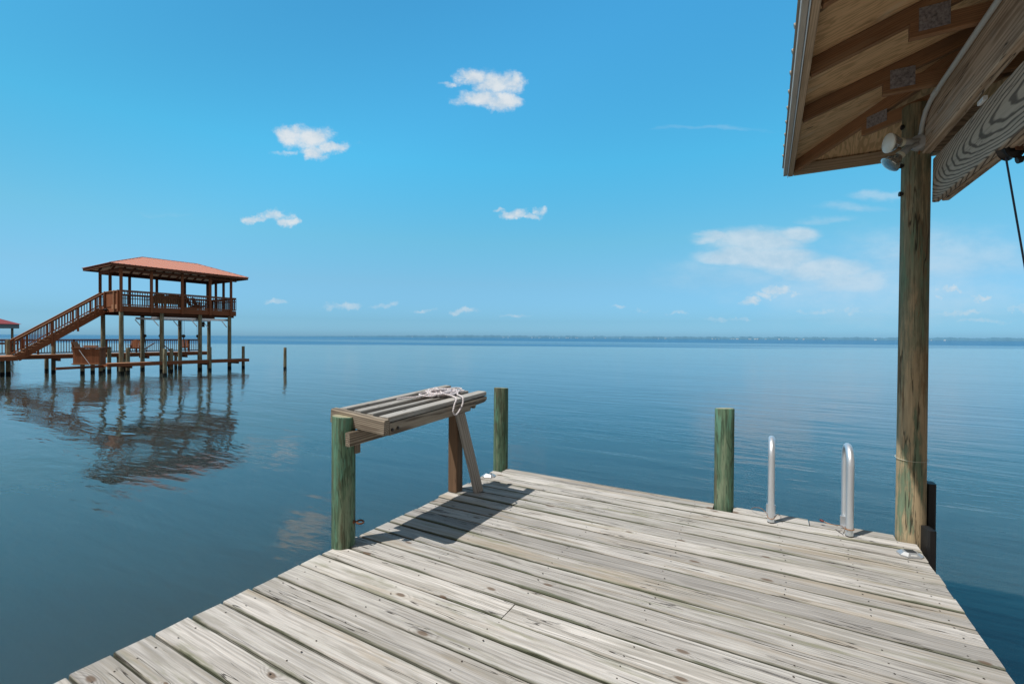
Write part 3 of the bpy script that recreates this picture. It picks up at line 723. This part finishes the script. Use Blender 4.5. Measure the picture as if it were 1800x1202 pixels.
# sheathing (underside is what one sees)
def hipface(mb, off, mat, grow=0., both=True):
    a0, a1, b0, b1 = EA - grow, EA2 + grow, EB2 - grow, EB + grow
    zb = ZS + off - grow * SL; h = (a1 - a0) / 2; xm = (a0 + a1) / 2; zr = zb + h * SL
    P = [(a0, b0, zb), (a1, b0, zb), (a1, b1, zb), (a0, b1, zb), (xm, b0 + h, zr), (xm, b1 - h, zr)]
    vs = [V(p) + bo for p in P]
    for f, ax in (((3, 0, 4, 5), 1), ((1, 2, 5, 4), 1), ((2, 3, 5), 0), ((0, 1, 4), 0)):
        pv = [vs[i] for i in f]
        mb.quadmesh(pv, [tuple(range(len(f)))], mat, gco=[(v.x, v.y, .25) if ax == 1 else (v.y, v.x, .25) for v in pv])
mb = MB(); hipface(mb, 0, M['ply']); hipface(mb, .014, M['ply']); mb.build('sheathing', bh)
mb = MB(); hipface(mb, .017, M['metalroof'], .045); hipface(mb, .022, M['metalroof'], .046)
k = 0
b = EB - .02
while b > EB2:
    lo_ = min(b - EB2, EB - b); xt = min(XM, EA + lo_)
    p0 = V((EA - .05, b, ZS + .022 - .05 * SL + .006)); p1 = V((xt, b, ZS + .028 + (xt - EA) * SL))
    if (p1 - p0).length > .1: mb.lumber(p0 + bo, p1 + bo, .03, .018, M['metalroof'], ch=.006)
    b -= .23
mb.build('metal_roofing', bh)
# fascia, trim and drip edge
bm('fascia', (EA + .019, EB2, 2.842), (EA + .019, EB - .0, 2.842), .090, .036, 'fascia', (1, 0, 0), ch=.003, seg=6)
bm('fascia', (EA + .04, EB - .019, 2.842), (EA2 - .0, EB - .019, 2.842), .090, .036, 'fascia', (0, 1, 0), ch=.003, seg=6)
bm('fascia', (EA2 - .019, EB2, 2.842), (EA2 - .019, EB - .04, 2.842), .090, .036, 'fascia', (1, 0, 0), ch=.003)
bm('drip_edge', (EA - .004, EB2, 2.837), (EA - .004, EB + .004, 2.837), .094, .004, 'white', (1, 0, 0), ch=.001)
bm('eave_trim', (EA - .022, EB2, 2.852), (EA - .022, EB + .012, 2.852), .074, .028, 'metalroof', (1, 0, 0), ch=.003)
bm('eave_trim', (EA - .036, EB + .016, 2.852), (EA2, EB + .016, 2.852), .074, .028, 'metalroof', (0, 1, 0), ch=.003)

# conduit along the upper beam
cp = [(.866, -3.5, 2.828), (.866, 1.5, 2.828), (.866, 3.45, 2.829), (.866, 3.62, 2.826), (.866, 3.74, 2.812), (.867, 3.83, 2.782), (.869, 3.885, 2.742), (.871, 3.915, 2.70), (.872, 3.92, 2.66)]
mb = MB(); mb.tube([cp[0], cp[1]] + smooth_path(cp[2:], 5), .0135, M['conduit'], 12)
cd = mb.build('conduit'); tag(cd, 'grey electrical conduit running along the upper roof beam to the floodlight', 'conduit')
for yy in (3.60,):
    MB().tube([(.866, yy - .02, 2.8285), (.866, yy + .05, 2.826)], .0165, M['conduit'], 12).build('coupling', cd)
# twin floodlight
fl = empty('floodlight', 'twin-bulb grey outdoor floodlight on the tall post under the eave', 'floodlight', (.872, 3.925, 2.642))
mb = MB(); mb.lathe([(0, .047), (.03, .050), (.032, .052), (.040, .052), (.060, .046), (.064, .03)], (.004, .028, 0), (-.45, -1, 0), M['greybox'], 18)
mb.lathe([(0, .018), (.02, .018)], (.002, .0, .045), (0, 0, 1), M['greybox'], 10); mb.build('junction_box', fl)
mb = MB(); mb.lathe([(0, .006), (.02, .006)], (-.01, -.015, -.058), (-.2, -.3, -1), M['copperwire'], 8); mb.build('screw', fl)
def lamp(base, elbow, aim, glass):
    base, elbow, aim = V(base), V(elbow), V(aim).normalized()
    mb = MB(); mb.tube([base, (base + elbow) / 2, elbow], .013, M['greybox'], 10)
    mb.lathe([(-.01, .012), (0, .021), (.055, .024), (.06, .021)], elbow, aim, M['greybox'], 14)
    h_ = mb.build('lamp_holder', fl)
    mb = MB(); mb.lathe([(.052, .0265), (.066, .0275), (.070, .026)], elbow, aim, M['cream'], 16); mb.build('gasket', h_)
    mb = MB(); mb.lathe([(.064, .022), (.078, .026), (.10, .042), (.125, .057), (.138, .0605)], elbow, aim, M['lamp_glass'], 24)
    bl = mb.build('bulb', h_)
    mb = MB(); mb.lathe([(.136, .0615), (.143, .0615), (.150, .050), (.154, .028), (.155, .004)], elbow, aim, M['lamp_frost'] if not glass else M['lamp_glass'], 24); mb.build('lens', bl)
lamp((-.02, -.03, .012), (-.060, -.075, -.008), (-1, -.42, -.03), False)
lamp((-.02, -.03, -.012), (-.072, -.055, -.035), (-.72, -.1, -.72), True)
# lift pulley and cable hanging from the cross beam
def ray_at(px, py, bplane):
    r = F + Rv * ((px - 900) / 800) - Uv * ((py - 601) / 800); return V((0, 0, H)) + r * (bplane / r.y)
pc = ray_at(1776, 258, 3.06)
pl = empty('lift_pulley', 'rusty boat lift pulley and hook hanging under the beam at the right edge', 'pulley', pc)
MB().lathe([(-.02, .035), (-.018, .062), (-.006, .055), (.006, .055), (.018, .062), (.02, .035)], (0, 0, 0), (.6, -.8, 0), M['darkmetal'], 22).build('sheave', pl)
MB().lumber((.02, -.03, -.03), (.03, -.035, .13), .04, .008, M['rust'], up=(.6, -.8, 0)).build('cheek_plate', pl)
mb = MB(); mb.tube(smooth_path([(.045, 0, -.02), (.065, 0, -.06), (.06, 0, -.10), (.085, 0, -.135), (.115, 0, -.125), (.12, 0, -.095)], 6), .009, M['darkmetal'], 8)
mb.lathe([(0, .012), (.05, .010), (.052, .017), (.07, .017)], (.085, -.01, -.05), (-1, 0, -.35), M['darkmetal'], 8); mb.build('hook', pl)
c0 = ray_at(1767, 270, 3.055); c1_ = ray_at(1800, 460, 3.055); mb = MB(); mb.tube([c0, c1_, c0 + (c1_ - c0) * 3.6], .0042, M['cable'], 8)
tag(mb.build('lift_cable'), 'thin dark steel cable hanging slanted from the pulley at the right edge', 'cable')

# ------------------------------------------------------------------ neighbour's two-storey boathouse on the left
PX, PY, PYAW = -37.74, 13.78, math.radians(90 - 2.96)
Ls, W_ = 7.2, 3.75
ZB, ZF, ZR, ZE, OH = 2.93, 3.28, 4.36, 5.98, .70
pav = empty('pavilion', 'two-storey brown boathouse with a salmon metal hip roof standing on piles in the water', 'boathouse', (PX, PY, 0), PYAW)
random.seed(33)
SA, ST, SDK = M['stain'], M['stain_top'], M['stain_dark']
for s_ in (.12, 2.42, 4.88, 7.0):
    for t_ in (.16, 3.5):
        MB().pile(s_, t_, -3, ZB + .01, .145, .125, M['pile_far'], sides=14, rings=8, rough=.015).build('pile', pav)
# floor frame
mb = MB(); EX = Ls + .22
mb.lumber((0, 0, (ZB + ZF) / 2), (EX, 0, (ZB + ZF) / 2), .05, ZF - ZB, SA); mb.lumber((0, W_, (ZB + ZF) / 2), (EX, W_, (ZB + ZF) / 2), .05, ZF - ZB, SA)
mb.lumber((0.026, .03, (ZB + ZF) / 2 - .003), (.026, W_ - .03, (ZB + ZF) / 2 - .003), .05, ZF - ZB, SA); mb.lumber((EX - .026, .03, (ZB + ZF) / 2 - .003), (EX - .026, W_ - .03, (ZB + ZF) / 2 - .003), .05, ZF - ZB, SA)
for k in range(12): mb.lumber((.4 + k * .58, .04, ZF - .16), (.4 + k * .58, W_ - .04, ZF - .16), .045, .22, SDK)
for t_ in (.3, 3.4): mb.lumber((.04, t_, ZB - .06), (EX - .04, t_, ZB - .06), .09, .2, SDK)
mb.build('floor_frame', pav)
mb = MB()
for k in range(26): mb.lumber((.03, .09 + k * .144, ZF + .018), (EX, .09 + k * .144, ZF + .018), .138, .035, ST)
mb.build('floor', pav)
# posts
for s_, t_ in [(x, .0) for x in (.05, 1.74, 3.62, 5.5, 7.02)] + [(x, W_) for x in (.05, 1.74, 3.44, 5.34, 7.02)] + [(.05, 1.9), (7.1, 1.3), (7.1, 2.55)]:
    mb = MB(); y_ = t_ - .04 if t_ == 0 else (t_ + .04 if t_ == W_ else t_)
    zb_ = ZB - .03 if t_ in (0,) else ZF
    mb.box((s_, y_, (zb_ + ZE - .1) / 2), (.145, .145, ZE - .1 - zb_), SA if t_ == 0 else SDK); mb.build('post', pav)
# headers
mb = MB()
for t_ in (-.04, W_ + .04): mb.lumber((0, t_, ZE - .24), (EX, t_, ZE - .24), .10, .18, SDK)
for s_ in (.05, 7.1): mb.lumber((s_, .03, ZE - .235), (s_, W_ - .03, ZE - .235), .10, .24, SDK)
mb.build('header', pav)
# railing
def railing(parent, p0, p1, h, name='railing', posts=(), step=.14, base=.09, m1=SA, m2=SDK, double=True, cap=ST):
    """post and baluster railing from p0 to p1 (feet), works on a slope"""
    p0, p1 = V(p0), V(p1); d_ = p1 - p0; Lh = math.hypot(d_.x, d_.y); up = V((0, 0, 1))
    mb = MB(); side = V((-d_.y, d_.x, 0)).normalized()
    mb.lumber(p0 + up * h, p1 + up * h, .14, .04, cap)
    mb.lumber(p0 + up * (h - .075), p1 + up * (h - .075), .045, .09, m1)
    if double: mb.lumber(p0 + up * (h - .30), p1 + up * (h - .30), .04, .055, m1)
    mb.lumber(p0 + up * base, p1 + up * base, .045, .08, m1)
    n_ = max(1, int(Lh / step))
    for i_ in range(n_ + 1):
        q_ = p0 + d_ * (i_ / n_)
        mb.lumber(q_ + up * (base + .0) + side * .012, q_ + up * (h - .05) + side * .012, .038, .036, m2, up=tuple(side))
    o = mb.build(name, parent)
    for f_ in posts:
        q_ = p0 + d_ * f_
        pm = MB(); pm.lumber(q_ - up * .22 - side * .03, q_ + up * (h - .01) - side * .03, .10, .10, m1, up=tuple(side)); pm.build('rail_post', o)
    return o
railing(pav, (.12, -.01, ZF + .02), (EX, -.01, ZF + .02), ZR - ZF - .02, posts=())
railing(pav, (.1, W_, ZF + .02), (EX, W_, ZF + .02), ZR - ZF - .02)
railing(pav, (EX - .05, .06, ZF + .02), (EX - .05, W_ - .06, ZF + .02), ZR - ZF - .02)
# panelled left end between the corner and the stair head
mb = MB()
for k in range(16): mb.lumber((-.02, .10 + k * .152, ZF - .0), (-.02, .10 + k * .152, ZR - .06), .148, .025, SA, up=(1, 0, 0), rnd=random.random())
mb.lumber((-.03, .02, ZR - .03), (-.03, 2.5, ZR - .03), .15, .05, ST); mb.lumber((-.045, .05, ZF - .02), (-.045, 1.3, ZF - .02), .03, .30, ST)
mb.build('end_panel', pav)
for t_ in (.06, .75, 2.45):
    MB().lumber((-.085, t_, ZB - .02), (-.085, t_, ZR + .01), .11, .09, ST if t_ == .75 else SA, up=(1, 0, 0)).build('panel_post', pav)
# roof
def piece_roof(zoff, grow, mat, mb):
    a0, a1, b0, b1 = -OH - grow, Ls + OH + .1 + grow, -OH - grow, W_ + OH + grow
    h = (b1 - b0) / 2; ym = (b0 + b1) / 2; zr_ = ZE + zoff + h * .365
    P = [V((a0, b0, ZE + zoff)), V((a1, b0, ZE + zoff)), V((a1, b1, ZE + zoff)), V((a0, b1, ZE + zoff)), V((a0 + h, ym, zr_)), V((a1 - h, ym, zr_))]
    mb.quadmesh(P, [(0, 1, 5, 4), (2, 3, 4, 5), (1, 2, 5), (3, 0, 4)], mat)
    return P, h
mb = MB(); P, h = piece_roof(.05, .05, M['redroof'], mb); piece_roof(.02, .05, M['redroof'], mb)
up = V((0, 0, .012))
def rib(p, q): mb.lumber(p + up, q + up, .04, .03, M['redroof'], ch=.008)
x_ = P[0].x + .15
while x_ < P[1].x:
    run = min(h, x_ - P[0].x, P[1].x - x_)
    if run > .1:
        rib(V((x_, P[0].y, P[0].z)), V((x_, P[0].y + run, P[0].z + run * .365))); rib(V((x_, P[2].y, P[0].z)), V((x_, P[2].y - run, P[0].z + run * .365)))
    x_ += .3
y_ = P[0].y + .15
while y_ < P[2].y:
    run = min(h, y_ - P[0].y, P[2].y - y_)
    if run > .1:
        rib(V((P[0].x, y_, P[0].z)), V((P[0].x + run, y_, P[0].z + run * .365))); rib(V((P[1].x, y_, P[0].z)), V((P[1].x - run, y_, P[0].z + run * .365)))
    y_ += .3
for a_, b_ in ((4, 5), (0, 4), (3, 4), (1, 5), (2, 5)): rib(P[a_] + up, P[b_] + up)
mb.build('roof', pav)
mb = MB(); piece_roof(.0, -.02, M['ceiling'], mb); mb.build('ceiling', pav)
mb = MB()
x_ = -.5
while x_ < Ls + OH:
    run = min(h - .1, x_ + OH, Ls + OH - x_)
    for sg, yy in ((1, -OH + .04), (-1, W_ + OH - .04)):
        if run > .2: mb.lumber((x_, yy, ZE - .075), (x_, yy + sg * run, ZE - .075 + run * .365), .05, .14, SDK)
    x_ += .61
y_ = -.3
while y_ < W_ + .4:
    run = min(h - .1, y_ + OH, W_ + OH - y_)
    for sg, xx in ((1, -OH + .04), (-1, Ls + OH + .06)):
        mb.lumber((xx, y_, ZE - .075), (xx + sg * run, y_, ZE - .075 + run * .365), .05, .14, SDK)
    y_ += .61
mb.build('rafters', pav)
mb = MB(); z_ = ZE - .055
mb.lumber((-OH, -OH, z_), (Ls + OH + .1, -OH, z_), .04, .15, SDK); mb.lumber((-OH, W_ + OH, z_), (Ls + OH + .1, W_ + OH, z_), .04, .15, SDK)
mb.lumber((-OH + .021, -OH + .02, z_ - .002), (-OH + .021, W_ + OH - .02, z_ - .002), .04, .15, SDK); mb.lumber((Ls + OH + .08, -OH + .02, z_ - .002), (Ls + OH + .08, W_ + OH - .02, z_ - .002), .04, .15, SDK)
mb.build('fascia', pav)
# outside stair
S0, S1, T0, T1 = .0, -4.25, 2.62, 3.62
stair = MB()
for t_ in (T0, T1): stair.lumber((S0, t_, ZF - .20), (S1, t_, -.17), .05, .34, SA)
stair = stair.build('staircase', pav)
mb = MB(); nst = 17
for k in range(1, nst):
    f_ = k / nst; mb.box((S0 + (S1 - S0) * f_, (T0 + T1) / 2, ZF * (1 - f_) + .03), (.27, T1 - T0 + .06, .035), ST)
mb.build('treads', stair)
for t_ in (T0 - .02, T1 + .02):
    r_ = MB(); p0_, p1_ = V((S0, t_, ZF + .02)), V((S1 - .1, t_, -.05)); d_ = p1_ - p0_
    upv = V((0, 0, 1)); hh = 1.05
    r_.lumber(p0_ + upv * hh, p1_ + upv * hh, .14, .04, ST); r_.lumber(p0_ + upv * (hh - .07), p1_ + upv * (hh - .07), .04, .09, SA); r_.lumber(p0_ + upv * .16, p1_ + upv * .16, .04, .07, ST)
    n_ = 31
    for i_ in range(n_ + 1):
        q_ = p0_ + d_ * (i_ / n_); r_.lumber(q_ + upv * .13, q_ + upv * (hh - .05), .036, .036, SDK if t_ > 3 else SA, up=(0, 1, 0))
    o = r_.build('stair_railing', stair)
    for f_ in (.12, .33, .62, .88):
        q_ = p0_ + d_ * f_; MB().lumber(q_ - upv * (.62 if f_ > .2 and f_ < .8 else .3), q_ + upv * (hh - .03), .10, .10, SA, up=(0, 1, 0)).build('rail_post', o)

# small black lamp under the stair head
e = empty('wall_lamp', 'small black lamp below the stair head of the brown boathouse', 'lamp', (0, 0, 0)); e.parent = None
e.matrix_world = pav.matrix_world
W2 = lambda s_, t_, z_: V((PX, PY, 0)) + Matrix.Rotation(PYAW, 3, 'Z') @ V((s_, t_, z_))
e.location = W2(-.14, 2.1, 3.08)
mb = MB(); mb.lathe([(0, .05), (.05, .12), (.12, .14), (.16, .06)], (0, 0, -.08), (0, 0, 1), M['black'], 12); mb.build('shade', e)
mb = MB(); mb.tube([(0, 0, .05), (.0, .05, .12), (.08, .0, .12)], .02, M['black'], 8); mb.build('bracket', e)

# pier walkway running behind, with a railing on its far side
pier = empty('pier_walkway', 'long brown pier walkway with a baluster railing passing behind the boathouse', 'pier', (PX, PY, 0), PYAW)
T2, T3 = 4.2, 5.7
mb = MB()
for k in range(10): mb.lumber((-10, T2 + .08 + k * .148, -.018), (7.35, T2 + .08 + k * .148, -.018), .142, .036, ST)
for k in range(9): mb.lumber((-10, 2.5 + .08 + k * .19, -.019), (-4.3, 2.5 + .08 + k * .19, -.019), .184, .036, ST)
mb.build('decking', pier)
mb = MB()
for t_ in (T2 + .03, T3 - .03): mb.lumber((-10, t_, -.16), (7.33, t_, -.16), .06, .24, SA)
mb.lumber((-10, 2.53, -.16), (-4.3, 2.53, -.16), .06, .24, SA); mb.lumber((-4.27, 2.5, -.162), (-4.27, T2, -.162), .06, .24, SA); mb.lumber((7.36, T2, -.162), (7.36, T3, -.162), .06, .24, SA)
for s_ in (-6.8, -2., 1.6, 3.0, 5.6): mb.lumber((s_ - .0, T2 - .12, -.36), (s_, T3, -.36), .12, .18, SDK)
mb.build('frame', pier)
railing(pier, (-10, T3 - .06, 0), (7.3, T3 - .06, 0), 1.02, posts=[k / 9.5 for k in range(10)], double=False, cap=SA, m1=SDK)
for (s_, t_) in ((1.6, T2 + .1), (1.6, T3 - .2), (4.9, T2 + .1), (4.9, T3 - .2), (7.1, T3 - .2), (-6.5, 2.7), (-6.5, T3 - .2)):
    MB().pile(s_, t_, -3, -.25, .115, .105, M['pile_far'], sides=12, rings=5).build('pile', pier)
for (px, py, zt_) in ((14.5, 657.5, 1.0), (94, 654, .95), (4, 658.5, -.2), (82, 652, -.25)):
    q_ = at(px, py, WZ); lp = pier.matrix_world.inverted() if False else None
    v_ = Matrix.Rotation(-PYAW, 3, 'Z') @ (q_ - V((PX, PY, 0)))
    MB().pile(v_.x, v_.y, -3, zt_, .125, .11, M['pile_far'], M['pile_top'], sides=14, rings=8).build('pile', pier)

# low boarding dock along the front of the slip
lowd = empty('boarding_dock', 'low narrow brown boarding dock just above the water along the front of the boathouse', 'dock', (PX, PY, 0), PYAW)
mb = MB()
for k in range(6): mb.lumber((-.9, -.95 + k * .15, -.50), (7.9, -.95 + k * .15, -.50), .144, .036, ST)
mb.build('decking', lowd)
mb = MB(); mb.lumber((-.9, -1.04, -.60), (7.9, -1.04, -.60), .05, .22, SA); mb.lumber((-.9, -.10, -.60), (7.9, -.10, -.60), .05, .22, SA); mb.lumber((-.93, -1.0, -.60), (-.93, -.1, -.60), .05, .2, SA); mb.lumber((7.92, -1.0, -.60), (7.92, -.1, -.60), .05, .2, SA)
for s_ in (.3, 2.5, 4.9, 7.1): mb.lumber((s_, -1., -.78), (s_, .4, -.78), .09, .14, SDK)
mb.build('frame', lowd)
v0 = Matrix.Rotation(-PYAW, 3, 'Z') @ (at(98, 648, -.68) - V((PX, PY, 0)))
mb = MB(); mb.lumber((v0.x, v0.y, -.68), (-.93, -.3, -.68), .07, .16, SA); mb.build('cross_beam', lowd)

# panelled counter on the left end of the boarding dock
cq = at(157, 641, -.5); rot_c = math.radians(35) 
ctr = empty('dock_counter', 'brown panelled counter with a dark top at the left end of the low boarding dock', 'counter', (cq.x, cq.y, -.5), yaw + .18)
mb = MB()
for k in range(11): mb.box((-.62 + k * .124, -.25, .50), (.12, .03, 1.0), SA)
for k in range(4): mb.box((-.70, -.18 + k * .14, .50), (.03, .136, 1.0), SA); 
for k in range(4): mb.box((.70, -.18 + k * .14, .50), (.03, .136, 1.0), SA)
mb.build('panel', ctr)
MB().box((.06, 0, 1.045), (1.66, .66, .06), SDK).build('top', ctr)
MB().box((.0, -.28, .06), (1.46, .12, .06), ST).build('foot_board', ctr)
mb = MB(); mb.lumber((-.80, .3, .15), (-1.0, .3, 1.42), .5, .05, SA, up=(-1, 0, -.2)); mb.lumber((-1.0, .3, 1.43), (-.80, .3, 1.05), .45, .03, ST, up=(1, 0, .5)); mb.build('end_board', ctr)
MB().box((.0, .15, 1.14), (.72, .18, .11), ST).build('tray', ctr)
mb = MB(); mb.tube([(-.30, -.38, .93), (.30, -.42, .02)], .018, M['alu'], 8)
tag(mb.build('handrail_pole', None), 'pale metal pole slanting across the front of the dock counter', 'pole').matrix_world = Matrix.Translation(ctr.location) @ Matrix.Rotation(yaw + .18, 4, 'Z')

# Adirondack style chairs
def adirondack(name, label, px, py, z, rz, grp, tall=1.):
    q_ = at(px, py, z) if isinstance(px, (int, float)) and py else px
    e = empty(name, label, 'chair', (q_.x, q_.y, z), rz, grp)
    mb = MB()
    for k in range(5): mb.lumber((-.24 + k * .12, .14, .32), (-.24 + k * .12, .42, (1.02 - abs(k - 2) * .05) * tall), .112, .022, SA, up=(0, -1, .3))
    mb.build('backrest', e)
    mb = MB()
    for k in range(5): mb.lumber((-.29, -.34 + k * .11, .40 - k * .022), (.29, -.34 + k * .11, .40 - k * .022), .10, .022, ST)
    mb.build('seat', e)
    for sx in (-1, 1):
        MB().lumber((sx * .34, -.42, .58), (sx * .34, .34, .58), .13, .025, ST).build('armrest', e)
        MB().lumber((sx * .34, -.34, 0), (sx * .34, -.34, .57), .10, .03, SA, up=(1, 0, 0)).build('leg', e)
        MB().lumber((sx * .31, -.38, .36), (sx * .31, .48, .03), .03, .12, SA).build('side_rail', e)
    return e
FL = ZF + .036
def onfloor(s_, t_, z_=FL): return W2(s_, t_, z_)
adirondack('garden_chair', 'slatted chair on the upper deck seen side on, left one of the close pair', onfloor(4.75, 1.1), None, FL, PYAW + PI * .5, 'slatted garden chairs')
adirondack('garden_chair', 'slatted chair on the upper deck seen side on, right one of the close pair', onfloor(5.35, 1.5), None, FL, PYAW + PI * .5, 'slatted garden chairs')
def wide_chair(label, s_, wd):
    q_ = onfloor(s_, .62); e = empty('patio_seat', label, 'bench' if wd > .9 else 'chair', q_, PYAW + PI, 'brown seats with their backs to the railing')
    mb = MB(); n_ = int(wd / .11)
    for k in range(n_): 
        x_ = -wd / 2 + (k + .5) * wd / n_; mb.lumber((x_, .26, .30), (x_, .34, .98 - .10 * (2 * x_ / wd) ** 2), wd / n_ * .97, .03, M['teak'], up=(0, -1, 0))
    mb.build('backrest', e)
    MB().box((0, -.03, .42), (wd, .55, .06), M['teak']).build('seat', e)
    for sx in (-1, 1):
        MB().box((sx * wd * .48, 0, .62), (.08, .58, .05), M['teak']).build('armrest', e)
        MB().box((sx * wd * .48, -.24, .30), (.07, .07, .60), M['teak']).build('leg', e)
        MB().box((sx * wd * .48, .26, .30), (.07, .07, .60), M['teak']).build('leg', e)
wide_chair('brown slat-backed chair on the upper deck beside the wider bench', 2.36, .78)
wide_chair('wide brown slat-backed bench on the upper deck right of the single chair', 3.22, 1.12)
# small round table near the right end of the upper deck
tt = empty('bistro_table', 'small round brown table at the right end of the upper deck', 'table', onfloor(6.2, 1.2))
MB().lathe([(0, .42), (.04, .42)], (0, 0, .72), (0, 0, 1), SDK, 20).build('tabletop', tt); MB().lathe([(0, .2), (.04, .06), (.72, .05)], (0, 0, 0), (0, 0, 1), SDK, 10).build('pedestal', tt)
# chairs on the pier walkway
qa = W2(2.45, 5.0, 0); qb = W2(5.75, 4.95, 0)
adirondack('garden_chair', 'dark slatted chair on the pier walkway below the left half of the boathouse', V(qa), None, 0, PYAW - .5, 'slatted garden chairs')
adirondack('garden_chair', 'sunlit orange-brown slatted chair on the pier walkway toward its right end', V(qb), None, 0, PYAW - .35, 'slatted garden chairs')

# boat lift under the upper floor
lift = empty('boat_lift', 'aluminium boat lift rails with cables and hooks under the upper floor', 'boat lift', (PX, PY, 0), PYAW)
for t_ in (.42, 3.2):
    mb = MB(); mb.lumber((1.9, t_, 2.60), (7.0, t_, 2.60), .10, .14, M['alu']); mb.lumber((1.9, t_, 2.51), (7.0, t_, 2.51), .18, .015, M['alu']); mb.build('rail', lift)
for s_, t_ in ((2.42, .3), (4.88, .3), (7.0, .3), (2.42, 3.36), (4.88, 3.36), (7.0, 3.36)):
    MB().lumber((s_ - .14, t_, 2.02), (s_ - .50, t_, 2.5), .05, .05, M['alu']).build('knee_brace', lift)
for s_, t_ in ((2.35, 2.9), (3.35, 2.9), (3.9, .45), (5.9, 2.9)):
    mb = MB(); mb.tube([(s_ - .05, t_, 2.5), (s_ - .05, t_, 1.4)], .008, M['cable'], 6); mb.tube([(s_ + .05, t_, 2.5), (s_ + .05, t_, 1.4)], .008, M['cable'], 6); mb.tube([(s_, t_, 1.2), (s_ + .12, t_, .1)], .03, M['darkmetal'], 6); o = mb.build('cable', lift)
    MB().lathe([(-.05, .08), (-.03, .12), (.03, .12), (.05, .08)], (s_, t_, 1.3), (0, 1, 0), M['black'], 14).build('hook_block', o)
MB().box((6.05, 2.6, 2.25), (.34, .28, .42), M['darkmetal']).build('motor', lift)
mb = MB(); mb.lumber((2.45, 3.95, .10), (3.35, 3.95, .75), .05, .07, SA); mb.build('bunk_board', lift)
mb = MB(); mb.lumber((3.75, 3.95, .75), (4.45, 3.95, .10), .05, .07, SA); mb.build('bunk_board', lift)

# free-standing mooring piles around the slip
random.seed(44)
for (px, py, tp, lab) in ((145, 656, 610.5, 'grey-green mooring pile at the left front of the dock counter'), (163, 655, 612, 'grey-green mooring pile in the middle of the dock counter front'),
        (177, 656, 612, 'grey-green mooring pile at the right front of the dock counter'), (192, 653, 609.5, 'thin grey-green mooring pile just right of the dock counter'),
        (225, 655, 611, 'pale green mooring pile left of the boathouse’s second front pile'.replace('’', "'")), (290, 660, 613, 'light green mooring pile standing nearest the viewer in front of the low dock'),
        (301.5, 653, 612.5, 'grey-green mooring pile just behind and right of the nearest light green one'), (369, 650.6, 610, 'grey mooring pile under the back corner of the boathouse'),
        (427.6, 646, 608.5, 'grey mooring pile at the right end of the low boarding dock'), (501, 648.5, 610.6, 'lone slim grey pile standing in open water right of the boathouse')):
    q_ = at(px, py, WZ); dist = (q_ - V((0, 0, H))).dot(F); z_ = WZ + (py - tp) / 800 * dist
    e = empty('mooring_pile', lab, 'piling', (q_.x, q_.y, WZ), 0, 'mooring piles around the far boathouse')
    MB().pile(0, 0, -2, z_ - WZ, .125, .11, M['pile_far'], M['pile_top'], sides=14, rings=8).build('shaft', e)

# next boathouse, red roof at the left edge
fb_ = at(-10, 610, WZ); fq = V((0, 0, H)) + (F + Rv * ((-50 - 900) / 800)) * 66; fq.z = 0
fh = empty('red_roof_boathouse', 'far boathouse with a red metal roof and grey gable band at the left edge', 'boathouse', fq, yaw)
mb = MB(); mb.quadmesh([(-6, -2.4, 2.86), (4.75, -2.4, 2.86), (4.75, 2.4, 2.86), (-6, 2.4, 2.86), (-6, 0, 3.62), (4.1, 0, 3.62)], [(0, 1, 5, 4), (2, 3, 4, 5), (1, 2, 5), (3, 2, 1, 0)], M['pinkroof']); mb.build('roof', fh)
mb = MB(); mb.box((-.8, -2.2, 2.54), (10.6, .1, .62), M['greywall']); mb.box((-.8, 2.2, 2.54), (10.6, .1, .62), M['greywall']); mb.box((4.45, 0, 2.54), (.1, 4.3, .62), M['greywall']); mb.build('header', fh)
for x_ in (-5.5, -2.4, .8, 3.6):
    for y_ in (-2.1, 2.1): MB().pile(x_, y_, -3, 2.3, .15, .14, M['pile_far'], sides=10, rings=4).build('post', fh)
MB().box((-.9, 0, 0), (10.6, 4.6, .25), SA).build('floor', fh)

# ------------------------------------------------------------------ render settings
sc.view_settings.view_transform = 'Standard'; sc.view_settings.look = 'None'; sc.view_settings.exposure = 0; sc.view_settings.gamma = 1
sc.render.engine = 'CYCLES'; sc.cycles.max_bounces = 8; sc.cycles.diffuse_bounces = 4; sc.cycles.glossy_bounces = 4; sc.cycles.caustics_reflective = True; sc.cycles.sample_clamp_indirect = 2.5; sc.cycles.blur_glossy = .6
